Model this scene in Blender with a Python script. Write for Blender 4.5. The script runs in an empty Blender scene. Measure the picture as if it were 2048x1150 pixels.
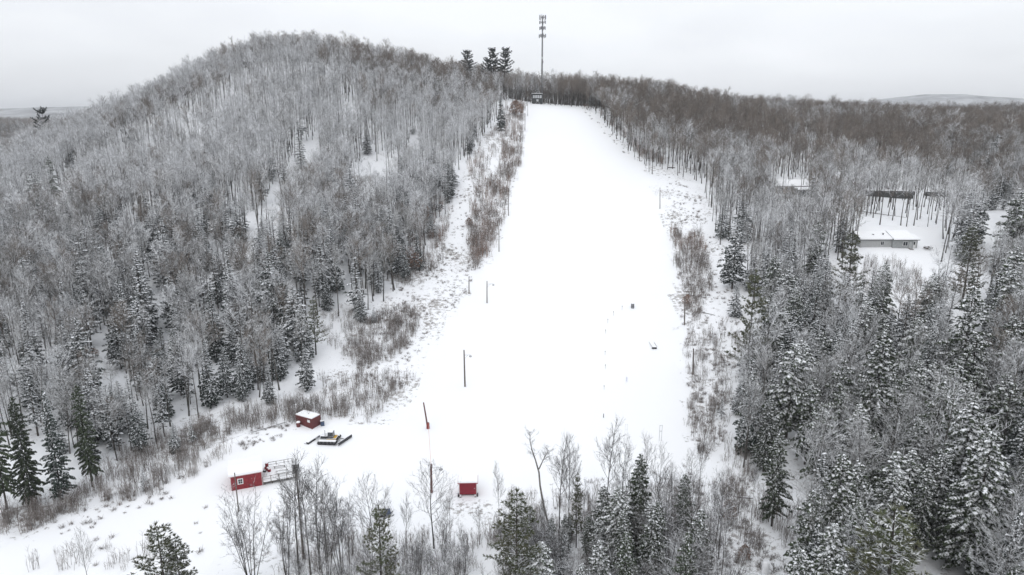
import bpy, math, random
import numpy as np
from math import sin, cos, pi, radians, sqrt, atan2

# ============================================================ camera, sky, light
sc = bpy.context.scene
CAMZ = 60.0
PITCH = radians(14.0)
cd = bpy.data.cameras.new('camera')
cam = bpy.data.objects.new('camera', cd)
cd.sensor_width = 36.0
cd.lens = 24.0
cd.clip_start = 0.5
cd.clip_end = 20000
cam.location = (0, 0, CAMZ)
cam.rotation_euler = (pi/2 - PITCH, 0, 0)
sc.collection.objects.link(cam)
sc.camera = cam

sc.view_settings.view_transform = 'Standard'
sc.view_settings.look = 'None'
sc.view_settings.gamma = 1
sc.view_settings.exposure = 0.0
SKY_STRENGTH = 0.115
SUN_EL, SUN_AZ = 38.0, 200.0     # behind the cloud, over the viewer's shoulder

w = bpy.data.worlds.new('World')
sc.world = w
w.use_nodes = True
nt = w.node_tree
nt.nodes.clear()
N = nt.nodes.new
L = nt.links.new
out = N('ShaderNodeOutputWorld')
bg = N('ShaderNodeBackground')
sky = N('ShaderNodeTexSky')
sky.sky_type = 'NISHITA'
sky.sun_disc = False
sky.sun_elevation = radians(SUN_EL)
sky.sun_rotation = radians(SUN_AZ)
sky.air_density = 1.0
sky.dust_density = 3.0
bw = N('ShaderNodeRGBToBW')
L(sky.outputs[0], bw.inputs[0])
# overcast layer: brighter overhead than at the horizon, faint cloud mottling
tc = N('ShaderNodeTexCoord')
sep = N('ShaderNodeSeparateXYZ')
L(tc.outputs['Generated'], sep.inputs[0])
mr = N('ShaderNodeMapRange')
mr.inputs[1].default_value = 0.22
mr.inputs[2].default_value = 0.95
mr.inputs[3].default_value = 8.6
mr.inputs[4].default_value = 13.0
L(sep.outputs[2], mr.inputs[0])
mp = N('ShaderNodeMapping')
mp.inputs['Scale'].default_value = (1.0, 1.0, 3.2)
L(tc.outputs['Generated'], mp.inputs[0])
ns = N('ShaderNodeTexNoise')
ns.inputs['Scale'].default_value = 1.6
ns.inputs['Detail'].default_value = 5
ns.inputs['Roughness'].default_value = 0.5
L(mp.outputs[0], ns.inputs[0])
mr2 = N('ShaderNodeMapRange')
mr2.inputs[1].default_value = 0.36
mr2.inputs[2].default_value = 0.64
mr2.inputs[3].default_value = 0.87
mr2.inputs[4].default_value = 1.11
L(ns.outputs[0], mr2.inputs[0])
mul = N('ShaderNodeMath'); mul.operation = 'MULTIPLY'
L(mr.outputs[0], mul.inputs[0]); L(mr2.outputs[0], mul.inputs[1])
tint = N('ShaderNodeCombineColor')
m1 = N('ShaderNodeMath'); m1.operation = 'MULTIPLY'; m1.inputs[1].default_value = 0.975
m2 = N('ShaderNodeMath'); m2.operation = 'MULTIPLY'; m2.inputs[1].default_value = 1.0
m3 = N('ShaderNodeMath'); m3.operation = 'MULTIPLY'; m3.inputs[1].default_value = 1.045
for m_, i_ in ((m1, 0), (m2, 1), (m3, 2)):
    L(mul.outputs[0], m_.inputs[0]); L(m_.outputs[0], tint.inputs[i_])
mix = N('ShaderNodeMix'); mix.data_type = 'RGBA'
mix.inputs[0].default_value = 0.93
L(sky.outputs[0], mix.inputs[6]); L(tint.outputs[0], mix.inputs[7])
L(mix.outputs[2], bg.inputs[0])
bg.inputs[1].default_value = SKY_STRENGTH
L(bg.outputs[0], out.inputs[0])

sd = bpy.data.lights.new('sun', 'SUN')
sd.energy = 0.55
sd.angle = radians(25)
sd.color = (1.0, 0.975, 0.94)
so = bpy.data.objects.new('sun', sd)
_a = radians(SUN_AZ)
so.rotation_euler = (radians(90 - SUN_EL), 0, pi - _a)
sc.collection.objects.link(so)

sc.cycles.max_bounces = 6
sc.cycles.diffuse_bounces = 3
sc.cycles.glossy_bounces = 2
sc.cycles.transparent_max_bounces = 4
sc.cycles.volume_bounces = 0
sc.cycles.use_adaptive_sampling = True

# ============================================================ projection
F = 2048 * 24.0 / 36.0
SP, CP = sin(PITCH), cos(PITCH)
def ray(px, py):
    x = (px - 1024) / F; y = (575 - py) / F
    return np.array([x, CP + y*SP, -SP + y*CP])
def project(X, Y, Z):
    dz = Z - CAMZ
    d = Y*CP - dz*SP
    v = Y*SP + dz*CP
    d = np.where(d < 1, 1, d)
    return 1024 + F*X/d, 575 - F*v/d, d
def pt(px, py, Y):                     # the point seen at a pixel, Y metres out
    r = ray(px, py); r = r/r[1]*Y
    return r[0], Y, CAMZ + r[2]

# ============================================================ terrain
CT = []
def cg(px, py, Y, drop=0.0):
    x, y, z = pt(px, py, Y); CT.append((x, y, z - drop))
def cw(x, y, z): CT.append((x, y, z))
for x_, y_, z_ in ((0,-60,0),(-150,-60,0),(150,-60,2),(0,0,0),(0,60,0),(-70,60,0),(70,60,0),(-60,90,0),(60,90,0),
    (-70,-30,0),(130,60,3),(-130,60,2),(0,100,0),(-20,120,0),(25,120,0),(5,140,1),(10,152,2.3),(17,190,9.5),
    (21,226,17),(26,262,26),(27,300,36),(30,345,47),(31,390,57.5),(18,425,67),(0,428,68.5),(40,420,64),(15,450,69),(15,520,66),
    (-6,226,16),(49,226,17),(50,300,34),(8,300,36.5),(10,390,57.5),(50,395,58),(34,135,0.5),(-24,135,.3),
    (-22,175,5.5),(-32,165,4.0),(-35,226,16.5),(-18,262,26),(-30,300,40),(-12,345,50),(-30,400,66)):
    cw(x_, y_, z_)
# left hill
cg(590,122,450); cg(760,150,450); cg(490,136,445); cg(300,150,400,20); cg(140,225,380,19); cg(0,290,330,17)
cg(960,130,440,17); cg(0,730,130); cg(540,800,134); cg(450,805,130); cg(640,780,140); cg(300,880,118); cg(100,1000,97)
cg(0,520,200); cg(600,300,300,3); cg(300,330,300,8); cg(850,330,300,6); cg(-250,330,300,14); cg(-250,700,150)
cw(-60,200,18); cw(-90,150,7); cw(-155,560,62); cw(-60,560,62); cw(-262,450,30); cw(-320,300,16); cw(-345,450,8); cw(-330,560,0); cw(-400,640,0); cw(60,560,58); cw(-250,200,12)
# right side
cg(1300,165,440,17); cg(1290,330,320); cg(1410,400,260); cg(1500,190,450,17); cg(1650,208,480,16); cg(2048,220,560,16)
cg(1790,494,200); cg(1880,500,200); cg(1700,520,190,1); cg(1580,385,280); cg(1800,392,290); cg(1900,392,290); cg(1480,690,160); cg(2048,600,160,3); cg(1400,560,200)
cg(1960,460,222)
cw(60,160,6); cw(110,120,5); cw(85,90,1); cw(180,120,9); cw(220,230,25); cw(330,300,34); cw(450,420,42)
cw(200,650,44); cw(450,700,38); cw(700,600,34); cw(600,300,30); cw(400,120,15)
CT = np.array(CT)
def _U(r2): return 0.5*r2*np.log(r2 + 1e-9)
def _fit():
    P = CT[:, :2]/100.0; n = len(P)
    d2 = ((P[:, None]-P[None])**2).sum(-1)
    K = _U(d2) + np.eye(n)*0.006
    A = np.zeros((n+3, n+3)); A[:n,:n] = K
    A[:n, n] = 1; A[:n, n+1:] = P; A[n, :n] = 1; A[n+1:, :n] = P.T
    b = np.zeros(n+3); b[:n] = CT[:, 2]
    return np.linalg.solve(A, b)
COEF = _fit()
def sstep(a, b, x):
    t = np.clip((x-a)/(b-a), 0, 1); return t*t*(3-2*t)
def H(X, Y):
    X = np.asarray(X, float); Y = np.asarray(Y, float)
    P = CT[:, :2]/100.0
    x = X/100.0; y = Y/100.0
    z = COEF[-3] + COEF[-2]*x + COEF[-1]*y
    for i in range(len(P)):
        z = z + COEF[i]*_U((x-P[i,0])**2 + (y-P[i,1])**2)
    # beyond the fitted part: valley floor and far hills
    far = 22 + 9*np.sin(X/410.0+1)*np.cos(Y/530.0) + 5*np.sin(X/170.0+Y/230.0)
    # far ridge to the right and low ridges to the left
    far = far + (160-22+ 13*np.sin(X/330.0+.6)+ 7*np.sin(X/140.))*np.exp(-((Y-3300)/520.0)**2)*sstep(900, 1500, X)*(1-.28*sstep(1800,2700,X))
    far = far + (74+ 6*np.sin(X/260.0))*np.exp(-((Y-2700)/420.0)**2)*(1-sstep(-1500, -900, X))
    far = far + (20+ 5*np.sin(X/90.0))*np.exp(-((Y-1050)/200.0)**2)*(1-sstep(-720, -560, X))
    m = np.maximum(np.maximum(sstep(520, 800, Y), sstep(330, 520, -X)), np.maximum(sstep(560, 900, X), sstep(60, 300, -Y)))
    z = np.clip(z, -8, 140)
    return z*(1-m) + far*m
def h1(x, y): return float(H(np.array([x]), np.array([y]))[0])
_T = np.arange(30, 1400, 0.8)
def ground_at(px, py):
    r = ray(px, py); r = r/r[1]
    X = r[0]*_T; Z = CAMZ + r[2]*_T
    hz = H(X, _T)
    k = np.argmax(Z < hz)
    if not (Z < hz).any(): k = len(_T)-1
    k = max(k, 1)
    a, b = Z[k-1]-hz[k-1], Z[k]-hz[k]
    t = a/(a-b) if a != b else 0
    Y = _T[k-1] + 0.8*t
    return r[0]*Y, Y, h1(r[0]*Y, Y)
def top_at(Y, X, py):                  # height whose top is seen at row py
    y = (575-py)/F
    return CAMZ + Y*(-SP + y*CP)/(CP + y*SP)

def inpoly(px, py, poly):
    px = np.asarray(px); py = np.asarray(py)
    r = np.zeros(px.shape, bool); n = len(poly); j = n-1
    for i in range(n):
        xi, yi = poly[i]; xj, yj = poly[j]
        if yi != yj:
            r ^= ((yi > py) != (yj > py)) & (px < (xj-xi)*(py-yi)/(yj-yi) + xi)
        j = i
    return r
K_SLOPE = [(1058,200),(1050,300),(1035,350),(1015,430),(985,520),(935,590),(890,660),(850,720),(825,800),(760,860),(650,830),
    (600,850),(450,890),(300,985),(100,1060),(0,1090),(-300,1130),(-300,1400),(300,1500),(430,1150),(470,1040),(600,1000),(800,1010),(1000,1000),(1180,950),(1380,935),
    (1368,800),(1352,650),(1335,520),(1322,420),(1290,335),(1240,290),(1200,235),(1150,205)]
K_TRAIL = [(1010,198),(1055,200),(1040,340),(1015,430),(985,520),(900,660),(850,720),(800,830),(740,870),(600,850),(440,900),(310,985),(60,1070),(-200,1110),
    (-200,1040),(60,1012),(190,965),(330,880),(450,806),(560,800),(650,775),(690,700),(700,640),(760,612),(800,570),(840,545),(870,480),(905,400),(915,350),(960,290),(1000,230)]
K_OPEN = [
 [(604,290),(638,276),(636,296),(590,322)], [(540,378),(568,350),(556,395),(520,432)], [(492,440),(515,425),(508,460),(488,465)], [(455,455),(476,442),(470,476),(450,482)], [(578,325),(600,310),(590,345),(572,352)], [(415,480),(432,478),(428,508),(412,500)],
 [(700,340),(770,318),(800,322),(745,342),(702,352)],
 [(612,550),(626,548),(632,590),(615,600)], [(676,540),(696,545),(688,620),(672,600)],
 [(188,680),(235,668),(228,715),(190,712)], [(288,590),(320,560),(330,582),(300,640)],
 [(566,705),(598,700),(590,785),(560,785)],
 [(1305,332),(1400,368),(1415,400),(1420,462),(1340,470),(1325,420)],
 [(1335,450),(1420,450),(1440,560),(1470,640),(1485,690),(1468,760),(1440,830),(1435,930),(1375,940),(1350,640)],
 [(1445,965),(1505,960),(1500,1060),(1560,1100),(1600,1160),(1440,1160)],
 [(1712,452),(1888,455),(1885,500),(1850,552),(1790,535),(1752,508),(1722,500)],
 [(1945,440),(1992,460),(1992,495),(1955,478)],
 [(1548,358),(1618,358),(1618,372),(1548,372)],
]
def blocked(px, py):
    r = inpoly(px, py, K_SLOPE) | inpoly(px, py, K_TRAIL)
    for k in K_OPEN: r |= inpoly(px, py, k)
    return r

# ============================================================ materials
def mat(name, col, rough=0.8, spec=0.3, noise=0.0, nscale=3.0, snow=None, var=0.0, metal=0.0, col2=None, bump=0.0, sscale=2.5, snowcol=(.80,.815,.84)):
    m = bpy.data.materials.new(name); m.use_nodes = True
    t = m.node_tree; b = t.nodes['Principled BSDF']
    b.inputs['Roughness'].default_value = rough
    b.inputs['Specular IOR Level'].default_value = spec
    b.inputs['Metallic'].default_value = metal
    n, l = t.nodes.new, t.links.new
    cur = None
    g = n('ShaderNodeNewGeometry'); tcn = n('ShaderNodeTexCoord')
    rgb = n('ShaderNodeRGB'); rgb.outputs[0].default_value = (*col, 1); cur = rgb.outputs[0]
    if noise or col2:
        nn = n('ShaderNodeTexNoise'); nn.inputs['Scale'].default_value = nscale; nn.inputs['Detail'].default_value = 6
        l(tcn.outputs['Object'], nn.inputs[0])
        mx = n('ShaderNodeMix'); mx.data_type = 'RGBA'
        c2 = col2 if col2 else tuple(c*(1-noise) for c in col)
        mx.inputs[7].default_value = (*c2, 1)
        rr = n('ShaderNodeMapRange'); rr.inputs[1].default_value = .35; rr.inputs[2].default_value = .65
        l(nn.outputs[0], rr.inputs[0]); l(rr.outputs[0], mx.inputs[0]); l(cur, mx.inputs[6]); cur = mx.outputs[2]
        if bump:
            bp = n('ShaderNodeBump'); bp.inputs['Strength'].default_value = bump; bp.inputs['Distance'].default_value = .1
            l(nn.outputs[0], bp.inputs['Height']); l(bp.outputs[0], b.inputs['Normal'])
    if var:
        oi = n('ShaderNodeObjectInfo')
        vr = n('ShaderNodeMapRange'); vr.inputs[3].default_value = 1-var; vr.inputs[4].default_value = 1+var
        l(oi.outputs['Random'], vr.inputs[0])
        vm = n('ShaderNodeVectorMath'); vm.operation = 'SCALE'
        l(cur, vm.inputs[0]); l(vr.outputs[0], vm.inputs['Scale']); cur = vm.outputs[0]
    if snow is not None:                       # snow lies where the surface faces up
        lo, hi, amt = snow
        sx = n('ShaderNodeSeparateXYZ'); l(g.outputs['Normal'], sx.inputs[0])
        n2 = n('ShaderNodeTexNoise'); n2.inputs['Scale'].default_value = sscale; n2.inputs['Detail'].default_value = 2
        l(tcn.outputs['Object'], n2.inputs[0])
        ad = n('ShaderNodeMath'); ad.operation = 'MULTIPLY_ADD'; ad.inputs[1].default_value = amt; l(n2.outputs[0], ad.inputs[0]); l(sx.outputs[2], ad.inputs[2])
        sr = n('ShaderNodeMapRange'); sr.inputs[1].default_value = lo + amt*.5; sr.inputs[2].default_value = hi + amt*.5
        l(ad.outputs[0], sr.inputs[0])
        m4 = n('ShaderNodeMix'); m4.data_type = 'RGBA'; m4.inputs[7].default_value = (*snowcol, 1)
        l(sr.outputs[0], m4.inputs[0]); l(cur, m4.inputs[6]); cur = m4.outputs[2]
    l(cur, b.inputs['Base Color'])
    return m

def snow_mat(name, tuft=0.0, wood=0.0):
    """snow with soft drifts; off the groomed run stubble, leaf litter and brush tips poke through"""
    m = bpy.data.materials.new(name); m.use_nodes = True
    t = m.node_tree; b = t.nodes['Principled BSDF']; n, l = t.nodes.new, t.links.new
    b.inputs['Roughness'].default_value = .6; b.inputs['Specular IOR Level'].default_value = .15
    g = n('ShaderNodeNewGeometry')
    nz = n('ShaderNodeTexNoise'); nz.inputs['Scale'].default_value = .12; nz.inputs['Detail'].default_value = 9; nz.inputs['Roughness'].default_value = .6
    l(g.outputs['Position'], nz.inputs[0])
    bp = n('ShaderNodeBump'); bp.inputs['Strength'].default_value = .45 if tuft else .08; bp.inputs['Distance'].default_value = 1.0
    l(nz.outputs[0], bp.inputs['Height']); l(bp.outputs[0], b.inputs['Normal'])
    cr = n('ShaderNodeMix'); cr.data_type = 'RGBA'
    cr.inputs[6].default_value = (.86,.87,.885,1) if tuft else (.85,.858,.87,1); cr.inputs[7].default_value = (.82,.835,.86,1) if tuft else (.83,.842,.858,1)
    l(nz.outputs[0], cr.inputs[0]); cur = cr.outputs[2]
    if tuft:
        big = n('ShaderNodeTexNoise'); big.inputs['Scale'].default_value = .07; big.inputs['Detail'].default_value = 3
        sm = n('ShaderNodeTexNoise'); sm.inputs['Scale'].default_value = .9; sm.inputs['Detail'].default_value = 6; sm.inputs['Roughness'].default_value = .75
        for q in (big, sm): l(g.outputs['Position'], q.inputs[0])
        a = n('ShaderNodeMath'); a.operation = 'MULTIPLY_ADD'; a.inputs[1].default_value = .55; l(big.outputs[0], a.inputs[0]); l(sm.outputs[0], a.inputs[2])
        r = n('ShaderNodeMapRange'); r.inputs[1].default_value = .93 - tuft; r.inputs[2].default_value = 1.02 - tuft; r.inputs[4].default_value = .8
        l(a.outputs[0], r.inputs[0])
        m5 = n('ShaderNodeMix'); m5.data_type = 'RGBA'; m5.inputs[7].default_value = (.23,.21,.19,1)
        l(r.outputs[0], m5.inputs[0]); l(cur, m5.inputs[6]); cur = m5.outputs[2]
    if wood:
        far = n('ShaderNodeTexNoise'); far.inputs['Scale'].default_value = .012; far.inputs['Detail'].default_value = 12; far.inputs['Roughness'].default_value = .72
        l(g.outputs['Position'], far.inputs[0])
        r = n('ShaderNodeMapRange'); r.inputs[1].default_value = .36; r.inputs[2].default_value = .64; r.inputs[3].default_value = .55; r.inputs[4].default_value = 1.0
        l(far.outputs[0], r.inputs[0])
        m6 = n('ShaderNodeMix'); m6.data_type = 'RGBA'; m6.inputs[7].default_value = (.10,.105,.11,1)
        l(r.outputs[0], m6.inputs[0]); l(cur, m6.inputs[6]); cur = m6.outputs[2]
    l(cur, b.inputs['Base Color'])
    return m

M = {}
M['snow'] = snow_mat('groomed_snow')
M['ground'] = snow_mat('forest_floor_snow', tuft=.06)
M['rough'] = snow_mat('stubbly_snow', tuft=.10)
M['hill'] = snow_mat('wooded_hill', wood=1.0)
M['trunk'] = mat('bark_grey', (.085,.078,.070), noise=.5, nscale=1.2, var=.28, snow=(.25,.6,.5))
M['trunk_dark'] = mat('bark_dark', (.07,.06,.052), noise=.5, nscale=1.2, var=.25, snow=(.3,.7,.5))
M['twig_snowy'] = mat('twigs_snowy', (.25,.25,.248), var=.22, snow=(-.2,.3,.7), sscale=.6)
M['twig_dusted'] = mat('twigs_dusted', (.155,.15,.14), var=.28, snow=(.05,.65,.8), sscale=.5)
M['twig_brown'] = mat('twigs_brown', (.15,.125,.104), var=.28, snow=(.55,1.1,.6), sscale=.4)
M['twig_near'] = mat('twigs_near', (.075,.07,.066), var=.2, snow=(.45,.9,.8), sscale=.8)
M['birch'] = mat('birch_bark', (.30,.28,.26), noise=.6, nscale=2.5, snow=(.5,.9,.4))
M['needle'] = mat('spruce_needles', (.026,.038,.030), noise=.5, nscale=2.0, var=.3, snow=(.66,.88,1.3), sscale=3.2, rough=.9, spec=.1)
M['needle_light'] = mat('hemlock_needles', (.050,.064,.038), noise=.5, nscale=2.0, var=.3, snow=(.62,.86,1.25), sscale=3.2, rough=.9, spec=.1)
M['needle_pine'] = mat('pine_needles', (.085,.10,.055), col2=(.10,.098,.06), nscale=.5, var=.2, snow=(.80,1.05,.9), sscale=1.6, rough=.9, spec=.1)
M['needle_dark'] = mat('dark_pine_needles', (.022,.03,.026), noise=.4, nscale=1., var=.2, snow=(.8,1.1,.5), rough=.9, spec=.1)
M['brush'] = mat('brush_twigs', (.17,.145,.13), var=.3, snow=(.45,.9,.6), sscale=.8)
M['beech'] = mat('dead_beech_leaves', (.27,.165,.115), col2=(.19,.13,.10), nscale=3, var=.15, snow=(.75,1.0,.4))
M['red'] = mat('red_painted_boards', (.27,.032,.042), noise=.3, nscale=3, rough=.6)
M['maroon'] = mat('maroon_painted_steel', (.155,.045,.045), noise=.22, nscale=1.5, rough=.55)
M['red2'] = mat('crimson_board', (.26,.02,.036), noise=.2, nscale=2, rough=.5)
M['pinkwhite'] = mat('pale_trim', (.62,.5,.5), noise=.15)
M['white'] = mat('white_trim', (.72,.72,.72), noise=.1)
M['roofsnow'] = mat('roof_snow', (.86,.868,.88), noise=.03, nscale=.8, rough=.6, spec=.15, bump=.15)
M['glass'] = mat('dark_window_glass', (.03,.035,.04), rough=.12, spec=.6)
M['wood_grey'] = mat('weathered_wood', (.17,.15,.135), noise=.4, nscale=4, snow=(.6,.9,.4))
M['pole'] = mat('weathered_pole', (.16,.135,.12), noise=.4, nscale=2.5)
M['pole_red'] = mat('reddish_pole', (.20,.11,.10), noise=.4, nscale=2.5)
M['pad'] = mat('red_foam_pad', (.22,.05,.05), noise=.15)
M['steel'] = mat('galvanised_steel', (.22,.225,.235), rough=.5, metal=.3, noise=.2)
M['steel_dark'] = mat('dark_steel', (.045,.045,.05), rough=.5, noise=.2, snow=(.75,.95,.3))
M['black'] = mat('black_rubber', (.018,.018,.02), rough=.7, snow=(.85,1.0,.3))
M['yellow'] = mat('yellow_paint', (.55,.32,.03), rough=.45, noise=.15)
M['blue'] = mat('blue_plastic', (.07,.10,.17), rough=.5, noise=.2)
M['bluegrey'] = mat('blue_grey_tarp', (.17,.22,.30), rough=.7, noise=.4, snow=(.7,.95,.6))
M['palblue'] = mat('pale_blue_cloth', (.70,.72,.82), rough=.7)
M['siding'] = mat('grey_siding', (.42,.43,.43), noise=.12, nscale=1.5)
M['siding_dark'] = mat('grey_green_siding', (.32,.335,.335), noise=.12, nscale=1.5)
M['brownwall'] = mat('tan_siding', (.30,.25,.21), noise=.25, nscale=1)
M['hutdark'] = mat('charcoal_boards', (.055,.06,.062), noise=.3, nscale=3)
M['darkshed'] = mat('dark_grey_boards', (.085,.09,.09), noise=.35, nscale=1.5)
M['panelgrey'] = mat('antenna_grey', (.19,.19,.205), rough=.5)
M['paleglass'] = mat('snowlit_window', (.42,.44,.46), rough=.2, spec=.5)  # light in the hut panes is put into this pale base colour
M['orange'] = mat('orange_cord', (.62,.30,.22), rough=.6)

# ============================================================ mesh helpers
class MB:
    def __init__(s): s.v = []; s.f = []; s.m = []
    def box(s, x0, x1, y0, y1, z0, z1, m=0):
        k = len(s.v)
        s.v += [(x0,y0,z0),(x1,y0,z0),(x1,y1,z0),(x0,y1,z0),(x0,y0,z1),(x1,y0,z1),(x1,y1,z1),(x0,y1,z1)]
        for q in ((0,3,2,1),(4,5,6,7),(0,1,5,4),(1,2,6,5),(2,3,7,6),(3,0,4,7)):
            s.f.append(tuple(k+i for i in q)); s.m.append(m)
    def path(s, pts, rad, n=3, m=0, cap=False):
        pts = [np.array(p, float) for p in pts]
        rings = []
        for i, p in enumerate(pts):
            d = pts[min(i+1, len(pts)-1)] - pts[max(i-1, 0)]
            d = d/(np.linalg.norm(d)+1e-9)
            a = np.array([1.,0,0]) if abs(d[0]) < .8 else np.array([0,1.,0])
            u = np.cross(d, a); u /= np.linalg.norm(u); v = np.cross(d, u)
            k = len(s.v); r = rad[i]
            for j in range(n):
                t = 2*pi*j/n
                s.v.append(tuple(p + r*(cos(t)*u + sin(t)*v)))
            rings.append(k)
        for a_, b_ in zip(rings[:-1], rings[1:]):
            for j in range(n):
                s.f.append((a_+j, b_+j, b_+(j+1)%n, a_+(j+1)%n)); s.m.append(m)
        if cap:
            s.f.append(tuple(rings[0]+j for j in range(n))); s.m.append(m)
            s.f.append(tuple(rings[-1]+j for j in reversed(range(n)))); s.m.append(m)
    def tri(s, a, b, c, m=0):
        k = len(s.v); s.v += [tuple(a), tuple(b), tuple(c)]; s.f.append((k,k+1,k+2)); s.m.append(m)
    def poly(s, pts, m=0):
        k = len(s.v); s.v += [tuple(p) for p in pts]; s.f.append(tuple(range(k, k+len(pts)))); s.m.append(m)
    def prism(s, prof, x0, x1, m=0):           # profile in y,z swept along x
        k = len(s.v); n = len(prof)
        s.v += [(x0,y,z) for y,z in prof] + [(x1,y,z) for y,z in prof]
        for i in range(n):
            j = (i+1)%n; s.f.append((k+i,k+j,k+n+j,k+n+i)); s.m.append(m)
        s.f.append(tuple(k+i for i in reversed(range(n)))); s.m.append(m)
        s.f.append(tuple(k+n+i for i in range(n))); s.m.append(m)
    def mesh(s, name, mats, smooth=False):
        me = bpy.data.meshes.new(name)
        me.from_pydata([tuple(map(float, p)) for p in s.v], [], s.f)
        for mm in (mats if isinstance(mats, (list, tuple)) else [mats]): me.materials.append(mm)
        me.polygons.foreach_set('material_index', s.m)
        if smooth: me.polygons.foreach_set('use_smooth', [True]*len(s.f))
        me.update()
        return me
COL = sc.collection
def tag(o, label=None, cat=None, group=None, kind=None):
    if label: o['label'] = label
    if cat: o['category'] = cat
    if group: o['group'] = group
    if kind: o['kind'] = kind
    return o
def obj(name, mb, mats, parent=None, loc=None, smooth=False):
    me = mb.mesh(name, mats, smooth) if isinstance(mb, MB) else mb
    o = bpy.data.objects.new(name, me); COL.objects.link(o)
    if parent: o.parent = parent
    if loc: o.location = loc
    return o
def thing(name, label, cat, loc=(0,0,0), rz=0, group=None, scale=None):
    o = bpy.data.objects.new(name, None); COL.objects.link(o)
    o.empty_display_size = .3
    o.location = loc; o.rotation_euler = (0,0,rz)
    if scale: o.scale = scale
    return tag(o, label, cat, group)
def box(name, mt, parent, *b):
    m = MB(); m.box(*b); return obj(name, m, mt, parent)

# ============================================================ ground
def axis(lo, hi, a, b, st, n):
    near = np.arange(a, b+.01, st)
    left = a - np.geomspace(st, a-lo, n)[::-1]
    right = b + np.geomspace(st, hi-b, n)
    return np.concatenate([left, near, right])
AX = axis(-5000, 6000, -300, 420, 3.0, 70)
AY = axis(-700, 8000, -30, 600, 3.0, 110)
GX, GY = np.meshgrid(AX, AY)
GZ = H(GX, GY)
PXg, PYg, Dg = project(GX, GY, GZ)
slope_m = inpoly(PXg, PYg, K_SLOPE) & (GY > 60) & (GY < 440)
# soft hummocks away from the groomed run
hum = .22*np.sin(GX/5.1+np.sin(GY/7.0))*np.cos(GY/6.3) + .15*np.sin(GX/2.3+GY/3.9)
GZ = GZ + np.where(slope_m, 0, hum)*((GY > 20) & (GY < 600))
ny, nx = GX.shape
V = np.stack([GX, GY, GZ], -1).reshape(-1, 3)
cX = (GX[:-1,:-1]+GX[1:,1:])/2; cY = (GY[:-1,:-1]+GY[1:,1:])/2
cpx, cpy, cdp = project(cX, cY, H(cX, cY))
front = (cY > 45) & (cY < 440)
kind = np.zeros(cX.shape, int)                                     # 0 forest floor
kind[(inpoly(cpx, cpy, K_SLOPE)) & front] = 1                      # groomed run
tr = inpoly(cpx, cpy, K_TRAIL) & front & (kind == 0)
for k_ in [k for k in K_OPEN if k[0][0] in (1305,1335,1445)]: tr |= inpoly(cpx, cpy, k_) & front & (kind == 0)
kind[tr] = 2                                                       # stubbly clearing
yd = inpoly(cpx, cpy, K_OPEN[-3]) | inpoly(cpx, cpy, K_OPEN[-2])
kind[yd & front & (cY < 260)] = 3
farm = (cY > 900) | (cX < -520) | (cX > 1000) | (cY < -200)
kind[farm] = 4
def part_mesh(name, k, mt, lab=None):
    jj, ii = np.nonzero(kind == k)
    q = np.stack([jj*nx+ii, jj*nx+ii+1, (jj+1)*nx+ii+1, (jj+1)*nx+ii], -1)
    u, inv = np.unique(q, return_inverse=True)
    me = bpy.data.meshes.new(name)
    me.from_pydata(V[u].tolist(), [], inv.reshape(-1, 4).tolist())
    me.polygons.foreach_set('use_smooth', [True]*len(me.polygons))
    me.materials.append(mt); me.update()
    o = bpy.data.objects.new(name, me); COL.objects.link(o)
    return tag(o, lab, None, None, 'structure')
part_mesh('ground', 0, M['ground'], 'snow covered forest floor')
part_mesh('ski_slope', 1, M['snow'], 'smooth groomed white ski slope')
part_mesh('clearing', 2, M['rough'], 'stubbly snow strip beside the ski slope')
part_mesh('yard', 3, M['snow'], 'open snowy yard round the grey ranch house')
part_mesh('hills', 4, M['hill'], 'far wooded hills under snow')

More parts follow.
